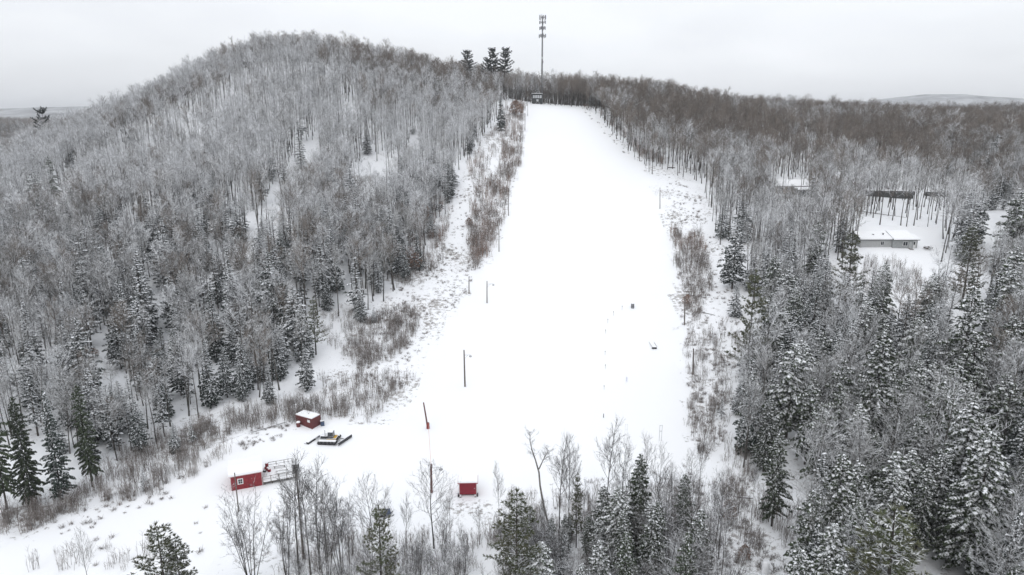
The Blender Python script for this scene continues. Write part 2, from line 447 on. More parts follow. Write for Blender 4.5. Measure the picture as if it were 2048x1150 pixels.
# ============================================================ tree prototypes
def nrm(v): return v/(np.linalg.norm(v)+1e-9)
def curve(p, d, Ln, seg, up, wob, rng):
    pts = [p.copy()]; d = nrm(d)
    for i in range(seg):
        d = nrm(d + np.array([rng.gauss(0,wob), rng.gauss(0,wob), up + rng.gauss(0,wob*.5)]))
        p = p + d*Ln/seg; pts.append(p.copy())
    return pts, d
def side_dir(d, rng, ang):
    a = np.array([rng.gauss(0,1), rng.gauss(0,1), rng.gauss(0,.6)])
    a = nrm(a - d*np.dot(a, d))
    return nrm(d*cos(ang) + a*sin(ang))
def along(pts, t):
    x = t*(len(pts)-1); i = min(int(x), len(pts)-2); f = x-i
    return pts[i]*(1-f)+pts[i+1]*f, nrm(pts[i+1]-pts[i])
def hardwood(seed, h=17.0, cb=.42, limbs=16, subs=5, twigs=5, fine=0, spread=.30, stems=1, thick=1.0, lean=.03, tw=1.0):
    """bare deciduous tree: returns (trunk mesh builder, crown mesh builder)"""
    rng = random.Random(seed); T = MB(); C = MB()
    for s_ in range(stems):
        a = 2*pi*s_/max(stems,1) + rng.random()
        off = 0 if stems == 1 else .35
        hh = h*(1 if s_ == 0 else rng.uniform(.72, .97))
        d0 = np.array([cos(a)*(.02 if stems == 1 else .16)+rng.gauss(0,lean), sin(a)*(.02 if stems == 1 else .16)+rng.gauss(0,lean), 1.0])
        pts, _ = curve(np.array([cos(a)*off, sin(a)*off, -.4]), d0, hh*.98+.4, 7, .05, .035, rng)
        r0 = .0095*hh*thick*(1 if stems == 1 else .75)
        T.path(pts, [r0*1.25]+[r0*(1-.88*i/7.0) for i in range(1,8)], 6)
        nl = max(5, int(limbs/(1 if stems == 1 else 1+.35*stems)))
        for i in range(nl):
            t = cb + (1-cb)*((i+rng.random())/nl)**.9*.98
            p, d = along(pts, t)
            rel = (t-cb)/(1-cb)
            Ln = hh*spread*(1.05-.80*rel**1.5)*rng.uniform(.7,1.15)*(.6+.4*min(1,rel*4+.3)); fr = min(1.25, Ln/(hh*spread*.85))
            ang = radians(rng.uniform(40,66) - 14*rel)
            ld = side_dir(d, rng, ang); ld[2] = abs(ld[2])*.8+.12
            lp, _ = curve(p, ld, Ln, 4, .12, .10, rng)
            lr = r0*.30*(1.1-.6*rel)
            (T if i < nl*.0 else C).path(lp, [lr, lr*.75, lr*.55, lr*.38, lr*.2], 4 if fine else 3)
            ns_ = max(2, int(subs*fr+.5))
            for j in range(ns_):
                t2 = .2+.8*(j+rng.random())/ns_
                p2, d2 = along(lp, min(t2,.99))
                sdv = side_dir(d2, rng, radians(rng.uniform(30,60))); sdv[2] += .22
                L2 = Ln*rng.uniform(.34,.6)*(1.15-.5*t2)
                sp, _ = curve(p2, sdv, L2, 2, .10, .12, rng)
                C.path(sp, [.022*tw, .018*tw, .012*tw], 3)
                nt_ = max(2, int(twigs*(.5+.5*fr)+.5))
                for k in range(nt_):
                    t3 = .1+.9*(k+rng.random())/nt_
                    p3, d3 = along(sp, min(t3,.99))
                    tdv = side_dir(d3, rng, radians(rng.uniform(25,60))); tdv[2] += .2
                    L3 = rng.uniform(.5,1.15)*(h/17.0)
                    if fine:
                        tp, _ = curve(p3, tdv, L3, 2, .08, .15, rng)
                        C.path(tp, [.014*tw, .011*tw, .006*tw], 3)
                        for q in range(fine):
                            p4, d4 = along(tp, rng.uniform(.15,.95))
                            e = p4 + side_dir(d4, rng, radians(rng.uniform(25,55)))*rng.uniform(.2,.5)
                            C.path([p4, e], [.009*tw, .005*tw], 3)
                    else:
                        C.path([p3, p3+nrm(tdv)*L3], [.017*tw, .012*tw], 3)
    return T, C

def pad(C, p, d, Ln, wd, rng, droop=.25):
    """one snow-carrying bough pad: a ragged tent with needles hanging at its edges"""
    d = nrm(d); side = nrm(np.cross(d, np.array([0,0,1.])) + 1e-6); up = nrm(np.cross(side, d))
    if up[2] < 0: up = -up
    n = 3
    ridge = []; Lf = []; Rt = []
    for i in range(n+1):
        t = i/n
        c = p + d*Ln*t + np.array([0,0,-droop*Ln*t*t])
        wv = wd*(.35+1.0*sin(pi*(.12+.80*t)))*rng.uniform(.75,1.2)
        ridge.append(c + up*.10*Ln*rng.uniform(.6,1.2))
        Lf.append(c + side*wv - np.array([0,0,wv*rng.uniform(.25,.7)]))
        Rt.append(c - side*wv - np.array([0,0,wv*rng.uniform(.25,.7)]))
    for i in range(n):
        C.poly([ridge[i], ridge[i+1], Lf[i+1], Lf[i]]); C.poly([ridge[i], Rt[i], Rt[i+1], ridge[i+1]])
        for E, sg in ((Lf,1),(Rt,-1)):
            a, b = E[i], E[i+1]
            q = (a+b)/2 + side*sg*wd*.25*rng.random() - np.array([0,0,wd*rng.uniform(.5,1.1)])
            C.tri(a, b, q)
    tip = ridge[-1] + d*Ln*.28 - np.array([0,0,Ln*.2])
    C.tri(ridge[-1], Rt[-1], tip); C.tri(ridge[-1], tip, Lf[-1])
    C.tri(Lf[0], Rt[0], p - np.array([0,0,wd*.9]))

def spruce(seed, h=13.0, R=2.2, cb=.06, step=.42, dens=1.0, taper=.85, droop=.3, ragged=.2, padw=.30, pmax=.62):
    rng = random.Random(seed); T = MB(); C = MB()
    T.path([(0,0,-.4),(0,0,h*.5),(0,0,h*.985)], [.013*h, .008*h, .002*h], 6)
    z = h*cb
    while z < h*.985:
        rel = (z/h-cb)/(1-cb)
        Rz = R*max(.04, (1-rel)**taper)*(.55+.45*min(1, rel*6+.2))
        nb = max(3, int((3.2+4.2*Rz/R*1.2)*dens))
        a0 = rng.random()*6.28
        for b in range(nb):
            a = a0 + 2*pi*b/nb + rng.gauss(0,.2)
            Lb = Rz*rng.uniform(1-ragged*1.8, 1+ragged)
            if rng.random() < .06: Lb *= .5
            tilt = .25*rel - droop*(1-rel)*.6
            d = nrm(np.array([cos(a), sin(a), tilt]))
            p = np.array([0,0,z + rng.gauss(0,step*.25)])
            tpos = min(.5, Lb*.25)
            sz = max(.30, min(pmax, Lb*.38))
            while tpos < Lb:
                c = p + d*tpos - np.array([0,0,droop*.5*(tpos/ max(R,1))**1.5])
                pad(C, c, d + np.array([rng.gauss(0,.12), rng.gauss(0,.12), -droop*tpos/R*.5]), sz*rng.uniform(.8,1.25), sz*padw*1.2, rng, droop)
                if tpos > .5 and rng.random() < .8:
                    for sg in (1,-1):
                        sdv = nrm(d + np.array([-d[1], d[0], 0])*sg*rng.uniform(.6,1.0))
                        pad(C, c, sdv, sz*rng.uniform(.6,.95), sz*padw, rng, droop*1.2)
                tpos += sz*rng.uniform(.75,1.0)
        z += step*(.65+.6*(1-rel))*rng.uniform(.8,1.2)
    C.path([(0,0,h*.93),(0,0,h)], [.05,.02], 3)
    return T, C

def pine(seed, h=16.0, R=3.4, cb=.12, levels=19, tuft=1.0, asym=.35, taper=.75, upang=.3, nn=11):
    """white pine: tiers of upswept boughs carrying feathery needle tufts"""
    rng = random.Random(seed); T = MB(); C = MB()
    tp, _ = curve(np.array([0,0,-.4]), np.array([rng.gauss(0,.03), rng.gauss(0,.03), 1]), h+.3, 6, .05, .02, rng)
    T.path(tp, [.014*h*(1-.88*i/6) for i in range(7)], 6)
    for lv in range(levels):
        rel = (lv+rng.random()*.6)/levels
        t = cb + (1-cb)*rel*.98
        nb = rng.randint(4,6)
        a0 = rng.random()*6.28
        p0, _ = along(tp, min(t,.99))
        for b in range(nb):
            a = a0+2*pi*b/nb+rng.gauss(0,.25)
            Lb = R*((1-rel)**taper*.95+.10)*rng.uniform(1-asym, 1+asym*.6)
            d = np.array([cos(a), sin(a), upang*(.3+rel)])
            bp, _ = curve(p0, d, Lb, 4, .07, .08, rng)
            T.path(bp, [.04,.034,.025,.018,.01], 3)
            k = max(5, int(Lb*6.2*tuft))
            for j in range(k):
                tt = .12+.88*(j+rng.random())/k
                c, dd = along(bp, min(tt,.99))
                sd_ = side_dir(dd, rng, radians(rng.uniform(10,65))); sd_[2] = sd_[2]*.5+.12
                c = c + nrm(sd_)*rng.uniform(.05,.6)*(1.2-tt*.5)
                for q in range(nn):
                    dv = nrm(np.array([rng.gauss(0,1), rng.gauss(0,1), rng.gauss(.35,.6)]) + nrm(sd_)*1.1)
                    Lq = rng.uniform(.22,.42)
                    s_ = nrm(np.cross(dv, np.array([rng.gauss(0,1),rng.gauss(0,1),rng.gauss(0,1)])))*Lq*.16
                    C.tri(c-s_, c+s_, c+dv*Lq)
                    
    c = along(tp,.99)[0]
    for q in range(30):
        dv = nrm(np.array([rng.gauss(0,.5), rng.gauss(0,.5), 1]))*rng.uniform(.3,.7)
        C.tri(c+np.array([.05,0,0]), c-np.array([.05,0,0]), c+dv)
    return T, C

class Proto:
    def __init__(s, TC, h, mt, mc, name):
        T, C = TC; s.h = h
        s.t = T.mesh(name+'_trunk', mt); s.c = C.mesh(name+'_crown', mc)
        s.T, s.C, s.mt, s.mc = T, C, mt, mc
def joined(pr, name, mt=None, mc=None):
    m = MB(); m.v = pr.T.v + pr.C.v; k = len(pr.T.v)
    m.f = pr.T.f + [tuple(i+k for i in f) for f in pr.C.f]; m.m = [0]*len(pr.T.f) + [1]*len(pr.C.f)
    return m.mesh(name, [mt or pr.mt, mc or pr.mc])
def remat(pr, name, mt, mc):
    q = Proto.__new__(Proto); q.T, q.C, q.h, q.mt, q.mc = pr.T, pr.C, pr.h, mt, mc
    q.t = pr.t.copy(); q.c = pr.c.copy(); q.t.name = name+'_trunk'; q.c.name = name+'_crown'
    q.t.materials[0] = mt; q.c.materials[0] = mc
    return q

HW = []
for i in range(6):
    HW.append(Proto(hardwood(100+i, 17, cb=(.48,.56,.52,.62,.46,.40)[i], limbs=(17,16,19,14,17,20)[i], subs=6, twigs=5, spread=(.31,.27,.29,.27,.34,.24)[i], lean=.045), 17, M['trunk'], M['twig_snowy'], 'hardwood'))
HW_D = [remat(p, 'hardwood', M['trunk'], M['twig_dusted']) for p in HW]
HW_B = [remat(p, 'hardwood', M['trunk_dark'], M['twig_brown']) for p in HW]
SPR = [Proto(spruce(200, 13, 2.0), 13, M['trunk_dark'], M['needle'], 'spruce'),
       Proto(spruce(201, 13, 1.5, step=.5, dens=.8), 13, M['trunk_dark'], M['needle'], 'spruce'),
       Proto(spruce(202, 13, 2.5, cb=.12, taper=.7, ragged=.3), 13, M['trunk_dark'], M['needle'], 'spruce'),
       Proto(spruce(203, 13, 1.7, cb=.22, step=.6, dens=.75, ragged=.35), 13, M['trunk_dark'], M['needle'], 'spruce')]
HEM = [Proto(spruce(210, 14, 3.3, cb=.12, taper=.62, ragged=.32, droop=.45, step=.42, padw=.34, pmax=.55), 14, M['trunk_dark'], M['needle_light'], 'hemlock'),
       Proto(spruce(211, 14, 2.9, cb=.2, taper=.55, ragged=.4, droop=.5, step=.48, dens=.85, padw=.34, pmax=.55), 14, M['trunk_dark'], M['needle_light'], 'hemlock')]
NHEM = [Proto(spruce(215, 14, 2.9, cb=.12, taper=.62, ragged=.32, droop=.45, step=.30, padw=.34, pmax=.34, dens=1.15), 14, M['trunk_dark'], M['needle_light'], 'hemlock'),
        Proto(spruce(216, 14, 2.5, cb=.18, taper=.55, ragged=.45, droop=.5, step=.34, dens=1.0, padw=.34, pmax=.36), 14, M['trunk_dark'], M['needle_light'], 'hemlock'),
        Proto(spruce(217, 14, 2.0, cb=.08, taper=.8, ragged=.3, droop=.35, step=.30, dens=1.0, padw=.32, pmax=.34), 14, M['trunk_dark'], M['needle'], 'spruce')]
PIN = [Proto(pine(220, 16, 3.4), 16, M['trunk_dark'], M['needle_pine'], 'pine'),
       Proto(pine(221, 16, 3.0, cb=.25, levels=14, asym=.5), 16, M['trunk_dark'], M['needle_pine'], 'pine')]
PIND = [Proto(pine(230, 18, 3.0, cb=.5, levels=9, asym=.5, taper=.45, tuft=2.0, nn=12, upang=.7), 18, M['trunk_dark'], M['needle_dark'], 'pine'),
        Proto(pine(231, 18, 3.4, cb=.55, levels=6, asym=.6, taper=.35, tuft=2.0, nn=12, upang=.6), 18, M['trunk_dark'], M['needle_dark'], 'pine')]
NEARHW = [Proto(hardwood(300, 17, cb=.34, limbs=24, subs=6, twigs=4, fine=2, spread=.30, thick=0.94, tw=1.05), 17, M['trunk'], M['twig_near'], 'near_hardwood'),
          Proto(hardwood(301, 17, cb=.45, limbs=20, subs=6, twigs=4, fine=2, spread=.24, thick=0.88, tw=1.05), 17, M['trunk'], M['twig_near'], 'near_hardwood'),
          Proto(hardwood(302, 17, cb=.30, limbs=24, subs=6, twigs=4, fine=2, spread=.36, thick=1.00, tw=1.05), 17, M['trunk'], M['twig_near'], 'near_hardwood'),
          Proto(hardwood(303, 16, cb=.26, limbs=38, subs=5, twigs=4, fine=2, spread=.27, stems=5, thick=0.94, tw=1.05), 16, M['trunk'], M['twig_near'], 'multi_stem_hardwood'),
          Proto(hardwood(304, 16, cb=.22, limbs=46, subs=5, twigs=3, fine=2, spread=.24, stems=7, thick=0.81, tw=1.05), 16, M['trunk'], M['twig_near'], 'multi_stem_hardwood')]
NEARD = [remat(p, 'near_hardwood', M['trunk'], M['twig_dusted']) for p in NEARHW[:3]]
def sapling(seed, h=3.0, n=9):
    rng = random.Random(seed); C = MB()
    for i in range(n):
        a = rng.random()*6.28; r = rng.random()*.9
        d = np.array([rng.gauss(0,.12), rng.gauss(0,.12), 1])
        pts, _ = curve(np.array([r*cos(a), r*sin(a), -.1]), d, h*rng.uniform(.5,1.05), 3, .03, .06, rng)
        C.path(pts, [.022,.017,.012,.007], 3)
        for k in range(7):
            p, dd = along(pts, rng.uniform(.3,.98))
            e = p + side_dir(dd, rng, radians(35))*rng.uniform(.25,.7)
            C.path([p, e], [.012,.006], 3)
    return C
M['brush_red'] = mat('reddish_brush_twigs', (.215,.15,.12), var=.3, snow=(.5,.95,.6), sscale=.8)
SAPM = [sapling(400+i, (3.4,2.6,3.0,1.9)[i%4], (10,9,12,8)[i%4]).mesh('brush', M['brush'] if i < 4 else M['brush_red']) for i in range(6)]
def tuft_mesh(seed):
    rng = random.Random(seed); C = MB()
    for i in range(26):
        a = rng.random()*6.28; r = rng.random()*.35
        p = np.array([r*cos(a), r*sin(a), -.05]); e = p + np.array([rng.gauss(0,.28), rng.gauss(0,.28), rng.uniform(.15,.65)])
        C.path([p, e], [.017,.008], 3)
    return C
TUFTM = [tuft_mesh(450+i).mesh('stubble', M['brush']) for i in range(3)]
def beech(seed, h=4.0):
    rng = random.Random(seed); T, C0 = hardwood(seed, h, cb=.15, limbs=14, subs=3, twigs=2, spread=.33, thick=1.0)
    Lf = MB()
    for i in range(1300):
        z = rng.uniform(.18, 1)*h; R_ = h*.33*sin(pi*min(1,(z/h)*.85+.12))
        a = rng.random()*6.28; r = R_*sqrt(rng.random())
        p = np.array([r*cos(a), r*sin(a), z]); s = .10
        q = lambda: np.array([rng.gauss(0,s), rng.gauss(0,s), rng.gauss(0,s)])
        Lf.tri(p+q(), p+q(), p+q())
    k = len(T.v); T.v += C0.v; T.f += [tuple(i+k for i in f) for f in C0.f]; T.m += C0.m
    return T, Lf
BEE = [Proto(beech(500), 4, M['brush'], M['beech'], 'beech'), Proto(beech(501), 4, M['brush'], M['beech'], 'beech')]

def tree(name, pr, x, y, hgt, label, cat, group=None, rz=0, wid=1.0, z=None):
    z = h1(x, y) if z is None else z
    s = hgt/pr.h
    o = thing(name, label, cat, (x, y, z-.1), rz, group, (s*wid, s*wid, s))
    obj('trunk', pr.t, None, o); obj('crown', pr.c, None, o)
    return o

# ============================================================ scatter plan
rs = np.random.RandomState(7)
def jitter(x0, x1, y0, y1, cell):
    xs = np.arange(x0, x1, cell); ys = np.arange(y0, y1, cell)
    X, Y = np.meshgrid(xs, ys); X = X.ravel() + rs.uniform(-.48,.48,X.size)*cell; Y = Y.ravel() + rs.uniform(-.48,.48,Y.size)*cell
    return X, Y
def vnoise(X, Y, s, seed=0):
    a = np.random.RandomState(seed); r = np.zeros_like(X)
    for k in range(6):
        th = a.uniform(0, 6.28); f = a.uniform(.6,1.7)/s; ph = a.uniform(0,6.28)
        r += np.sin((X*np.cos(th)+Y*np.sin(th))*f + ph)
    return r/6
X, Y = jitter(-420, 560, 40, 640, 3.15)
keep = np.abs(X) < 0.98*Y + 25
X, Y = X[keep], Y[keep]
Z = H(X, Y); PX, PY, D = project(X, Y, Z)
hts = 15.5 + 3.5*vnoise(X, Y, 40, 3) + rs.normal(0, 2.0, X.size)
hts = np.clip(hts, 8, 22)
# younger, lower wood along the edges on both sides of the run and by the base clearing
hts = np.where((PX < 760) & (PY > 700) & (Y < 200), hts*.85, hts)
def clear_ok(X, Y, Z, h):
    ok = np.ones(X.shape, bool)
    for t in (0, .2, .4, .6, .8, .97):
        px, py, d = project(X, Y, Z + h*t); ok &= ~blocked(px, py) | ((Y > 431) & (t < .5))
    return ok
# tighter than the trunk line for the crown
ok = clear_ok(X, Y, Z, hts)
for off in (-1.6, 1.6):
    px, py, d = project(X+off, Y, Z+hts*.7); ok &= ~blocked(px, py) | (Y > 431)
X, Y, Z, PX, PY, D, hts = [a[ok] for a in (X, Y, Z, PX, PY, D, hts)]
# nothing random in the foreground strip that is planted by hand, none inside the run in the world
fg = (Y < 108) & (PX < 1480)
ok = ~fg
# open stand with visible snow behind the two far buildings
thin = inpoly(PX, PY, [(1640,375),(1930,360),(1930,450),(1700,455),(1640,430)])
ok &= ~(thin & (rs.rand(X.size) < .55))
ok &= ~((Y > 470) & (PY > 900))
# leave standing room for the single trees planted by hand further down
for cx_, ty_, w_, hh_ in ((1925,450,34,75),(1695,462,36,70),(110,345,18,32),(65,352,15,28),(142,312,13,24),(15,283,14,24),(210,425,16,22),(1510,540,25,75),
        (632,594,26,85),(435,560,20,110),(568,462,17,70),(735,258,13,45),(1780,660,45,115),(1985,800,55,110),(1880,1015,95,135),(2005,375,26,50),(1462,432,32,90),
        (722,580,28,62),(615,692,30,85),(1590,860,40,90),(1560,790,35,70),(1945,570,35,80),(695,172,12,35),(826,232,9,35),(330,650,16,70),(655,530,16,70)):
    for t in (.6, .8, .97):
        qx, qy, qd = project(X, Y, Z + hts*t)
        ok &= ~((np.abs(qx-cx_) < w_) & (qy > ty_) & (qy < ty_+hh_))
dens = vnoise(X, Y, 26, 9)
ok &= rs.rand(X.size) < np.where(Y < 220, np.clip(np.where(X < 0, .96, .88) + .35*dens, .5, 1), np.clip(.74 + .35*dens, .35, 1))
# thinner at the left trail margin
X, Y, Z, PX, PY, D, hts, dens = [a[ok] for a in (X, Y, Z, PX, PY, D, hts, dens)]
# conifer share by stand
cn = vnoise(X, Y, 30, 21)
pc = np.full(X.size, .012)
pc = np.where((X < 0) & (Y < 300), .12 + .3*np.clip(cn+.15, 0, 1), pc)
pc = np.where((X < 0) & (Y < 225), .36 + .4*np.clip(cn+.1, 0, 1), pc)
pc = np.where((X > 30) & (Y < 230), .42 + .35*np.clip(cn+.1, 0, 1), pc)
pc = np.where((X > 30) & (Y < 150), .64, pc)
pc = np.where((PX > 1880) & (PY > 340) & (PY < 640), .30, pc)
pc[inpoly(PX, PY, [(1500,340),(1960,340),(1960,560),(1500,560)]) & (PX < 1880)] *= .3
pc[inpoly(PX, PY, [(1640,370),(1940,350),(1940,500),(1640,500)])] = 0
is_con = rs.rand(X.size) < pc
vis = (PX > -60) & (PX < 2108) & (PY > 60) & (PY - F*hts/D < 1150)
rel_size = hts/D
def pick(mask, n):
    idx = np.nonzero(mask)[0]; idx = idx[np.argsort(-rel_size[idx])]
    return idx[:n], idx[n:]
con_i, con_rest = pick(is_con & vis, 232)
hw_i, hw_rest = pick(~is_con & vis, 262)
con_rest = np.concatenate([con_rest, np.nonzero(is_con & ~vis)[0]])
hw_rest = np.concatenate([hw_rest, np.nonzero(~is_con & ~vis)[0]])
# hardwood dressing: 0 snowy, 1 dusted, 2 brown with little snow (wind-stripped crests and the far right)
bn = vnoise(X, Y, 22, 33)
brown = np.clip((Z-74)/34, 0, 1)*.8
brown = np.where(X > 20, np.clip((Y-235)/120, 0, 1)*.75 + .12, brown)
brown = np.where((Y > 395) & (X > -110), np.maximum(brown, .62), brown)
dustp = np.where(X > 20, .7, np.where(Y > 260, .22, np.clip(.85-(Y-150)/110*.6, .25, .85)))
dustp = np.where((X < 0) & (PX < 500) & (PY > 520), np.maximum(dustp, .6), dustp)
dress = np.where(rs.rand(X.size) < np.clip(brown + .5*bn, 0, 1), 2, np.where(rs.rand(X.size) < dustp, 1, 0))
dress = np.where((X < 0) & (Y < 230) & (rs.rand(X.size) < .18), 2, dress)

def zone(x, y, px, py):
    if x < 0: return 0 if y > 210 else 1
    if y < 120: return 3
    return 2 if y < 235 else 4
GRP = {0: 'high on the left hill', 1: 'low on the left side', 2: 'right of the slope', 3: 'at the lower right', 4: 'of the upper right forest'}
MARKS = [(615,838,'maroon container'),(652,878,'snow groomer'),(490,960,'red deck shed'),(615,735,'bushy spruce'),
    (640,650,'greenish bank pine'),(722,615,'trail-bend spruce'),(435,640,'tallest dark spruce'),(345,690,'snow-barred spruce'),(210,695,'small snow gap'),
    (352,875,'lone brush spruce'),(290,955,'small roadside spruce'),(125,880,'bare-stemmed tall spruce'),(30,880,'brownish-green conifer'),
    (470,740,'broad forest-foot spruce'),(100,400,'left edge conifer cluster'),(540,390,'upper snowy trail'),(725,330,'upper forest trail'),
    (830,480,'pale orange beech'),(1265,612,'barrel on the slope'),(1386,720,'lowest right pole'),(1369,620,'middle right pole'),(1320,395,'highest right pole'),
    (1475,795,'small dark spruce'),(1780,478,'grey ranch house'),(1580,372,'tan house'),(1780,388,'long low shed'),(1925,520,'feathery house pine'),
    (1780,730,'mid-forest snowy hemlock'),(1915,820,'left edge-side hemlock'),(1990,870,'snow-capped edge hemlock'),(1880,1090,'olive corner pine'),
    (1570,860,'dark-hearted hemlock'),(1600,930,'pale strip hemlock'),(1530,1130,'white rounded tank'),(1455,1020,'orange-leaved beech'),
    (1510,600,'narrow greenish pine'),(1462,480,'upper clearing spruce'),(1965,470,'far right road')]
used_labels = {}
def tree_label(px, py, h, tone, word):
    """says which landmark of the photo the tree stands by, on which side and how far"""
    k = min(range(len(MARKS)), key=lambda q: (MARKS[q][0]-px)**2 + ((MARKS[q][1]-py)*1.3)**2)
    mx, my, nm_ = MARKS[k]; dx, dy = px-mx, py-my
    dist = math.hypot(dx, dy)
    how = 'just' if dist < 35 else ('' if dist < 75 else ('well' if dist < 130 else 'far'))
    if abs(dx) < .45*abs(dy): side = 'above' if dy < 0 else 'below'
    elif abs(dy) < .45*abs(dx): side = 'left of' if dx < 0 else 'right of'
    else: side = ('above' if dy < 0 else 'below') + (' left of' if dx < 0 else ' right of')
    size = 'tall ' if h > 17.5 else ('low ' if h < 11.5 else '')
    return ('%s%s %s %s %s the %s' % (size, tone, word, how, side, nm_)).replace('  ', ' '), 'near the ' + nm_
def split_same(objs):
    """trees whose wording came out alike are told apart by their order from the left"""
    by = {}
    for o, px in objs: by.setdefault(o['label'], []).append((px, o))
    for lb, l_ in by.items():
        if len(l_) < 2: continue
        l_.sort(key=lambda a: a[0]); n_ = len(l_)
        for q, (px, o) in enumerate(l_):
            o['label'] = ('leftmost ' if q == 0 else 'rightmost ' if q == n_-1 else 'middle ' if n_ == 3 else ('second-left ','third-left ','fourth-left ','fifth-left ','sixth-left ','seventh-left ','eighth-left ','ninth-left ','tenth-left ','eleventh-left ','twelfth-left ','thirteenth-left ','fourteenth-left ','fifteenth-left ','sixteenth-left ')[min(q-1,14)]) + lb
SETS = [HW, HW_D, HW_B]
TL = []
for i in hw_i:
    zz = zone(X[i], Y[i], PX[i], PY[i])
    cy_ = float(project(X[i], Y[i], Z[i]+hts[i]*.5)[1])
    lb, gr = tree_label(PX[i], cy_, hts[i], ('snowy bare', 'grey bare', 'brownish bare')[dress[i]], 'hardwood')
    pr = NEARD[rs.randint(3)] if Y[i] < 118 else SETS[dress[i]][rs.randint(6)]
    TL.append((tree('hardwood_tree', pr, X[i], Y[i], hts[i], lb, 'bare tree', 'bare hardwoods ' + gr, rs.uniform(0,6.28), rs.uniform(.85,1.15), Z[i]), PX[i]))
for i in con_i:
    zz = zone(X[i], Y[i], PX[i], PY[i])
    if zz in (2,3) and rs.rand() < (.62 if zz == 3 else .35): pr = (NHEM if Y[i] < 100 else HEM)[rs.randint(2)]; hh = hts[i]*rs.uniform(.75,1.08); wrd = ('snowy', 'broad hemlock')
    else: pr = NHEM[2] if Y[i] < 100 else SPR[rs.randint(4)]; hh = hts[i]*(rs.uniform(.6,1.15) if X[i] < 0 else rs.uniform(.5,1.0)); wrd = ('dark snowy', 'narrow spruce')
    cy_ = float(project(X[i], Y[i], Z[i]+hh*.5)[1])
    lb, gr = tree_label(PX[i], cy_, hh, *wrd)
    TL.append((tree('conifer_tree', pr, X[i], Y[i], hh, lb, 'conifer', 'conifers ' + gr, rs.uniform(0,6.28), rs.uniform(.8,1.1), Z[i]), PX[i]))
split_same(TL)

def scatter(name, pts, scl, wid, rot, idx, meshes, label, cat):
    """one object: points that carry copies of a few meshes"""
    pc_ = bpy.data.collections.new(name + '_sources')
    for k, me in enumerate(meshes):
        pc_.objects.link(bpy.data.objects.new('%s_source_%02d' % (name, k), me))
    me = bpy.data.meshes.new(name); me.from_pydata(np.asarray(pts).tolist(), [], [])
    for nm, tp, val in (('scl','FLOAT_VECTOR', np.stack([scl*wid, scl*wid, scl], -1)), ('rot','FLOAT_VECTOR', np.stack([rot*0, rot*0, rot], -1))):
        at = me.attributes.new(nm, tp, 'POINT'); at.data.foreach_set('vector', np.ascontiguousarray(val, dtype=np.float32).ravel())
    at = me.attributes.new('pick', 'INT', 'POINT'); at.data.foreach_set('value', np.asarray(idx, dtype=np.int32))
    o = bpy.data.objects.new(name, me); COL.objects.link(o)
    ng = bpy.data.node_groups.new(name, 'GeometryNodeTree')
    ng.interface.new_socket('Geometry', in_out='INPUT', socket_type='NodeSocketGeometry')
    ng.interface.new_socket('Geometry', in_out='OUTPUT', socket_type='NodeSocketGeometry')
    n, l = ng.nodes.new, ng.links.new
    gi, go = n('NodeGroupInput'), n('NodeGroupOutput')
    ci = n('GeometryNodeCollectionInfo'); ci.inputs['Collection'].default_value = pc_
    ci.inputs['Separate Children'].default_value = True; ci.inputs['Reset Children'].default_value = True
    ip = n('GeometryNodeInstanceOnPoints'); ip.inputs['Pick Instance'].default_value = True
    def att(nm, tp):
        a = n('GeometryNodeInputNamedAttribute'); a.data_type = tp; a.inputs['Name'].default_value = nm; return a.outputs[0]
    e2r = n('FunctionNodeEulerToRotation')
    l(gi.outputs[0], ip.inputs['Points']); l(ci.outputs[0], ip.inputs['Instance'])
    l(att('pick','INT'), ip.inputs['Instance Index']); l(att('scl','FLOAT_VECTOR'), ip.inputs['Scale'])
    l(att('rot','FLOAT_VECTOR'), e2r.inputs[0]); l(e2r.outputs[0], ip.inputs['Rotation'])
    l(ip.outputs[0], go.inputs[0])
    md = o.modifiers.new('scatter', 'NODES'); md.node_group = ng
    return tag(o, label, cat, None, 'stuff')

# everything past the first few hundred trees: one object per kind; the far woods reach out to the distant valley
fX, fY = jitter(-1300, 1700, 600, 1500, 8.5)
fk = (np.abs(fX) < 0.95*fY) 
fX, fY = fX[fk], fY[fk]
gX, gY = jitter(-900, -420, 250, 640, 8.0); gk = np.abs(gX) < 1.0*gY
fX = np.concatenate([fX, gX[gk]]); fY = np.concatenate([fY, gY[gk]])
fZ = H(fX, fY)
rr = rs.rand(fX.size); fcon = rr < np.where(fX < -250, .4, .16)
def app(i, far):
    return (np.concatenate([X[i], fX[far]]), np.concatenate([Y[i], fY[far]]), np.concatenate([Z[i], fZ[far]]),
            np.concatenate([hts[i], rs.uniform(13,19,far.sum())]))
a, b, c, hh = app(hw_rest, ~fcon)
pk = np.concatenate([dress[hw_rest]*6 + rs.randint(0,6,hw_rest.size), 12*(rs.rand((~fcon).sum()) < np.where(fX[~fcon] < -250, .97, .75)) + rs.randint(0,6,(~fcon).sum())])
wid = rs.uniform(.85,1.2,a.size); wid[hw_rest.size:] *= 1.45
src = [joined(p, 'hardwood') for S in SETS for p in S]
scatter('hardwood_forest', np.stack([a,b,c-.1],-1), hh/17.0, wid, rs.uniform(0,6.28,a.size), pk, src,
        'the mass of bare hardwoods covering the hill and the ridges', 'forest')
a, b, c, hh = app(con_rest, fcon)
scatter('conifer_forest', np.stack([a,b,c-.1],-1), hh*rs.uniform(.6,1,a.size)/13.0, rs.uniform(.9,1.3,a.size), rs.uniform(0,6.28,a.size), rs.randint(0,4,a.size),
        [joined(p, 'spruce') for p in SPR], 'small far conifers dotted through the woods', 'forest')
print('TREES', len(hw_i), len(hw_rest), len(con_i), len(con_rest), fX.size)

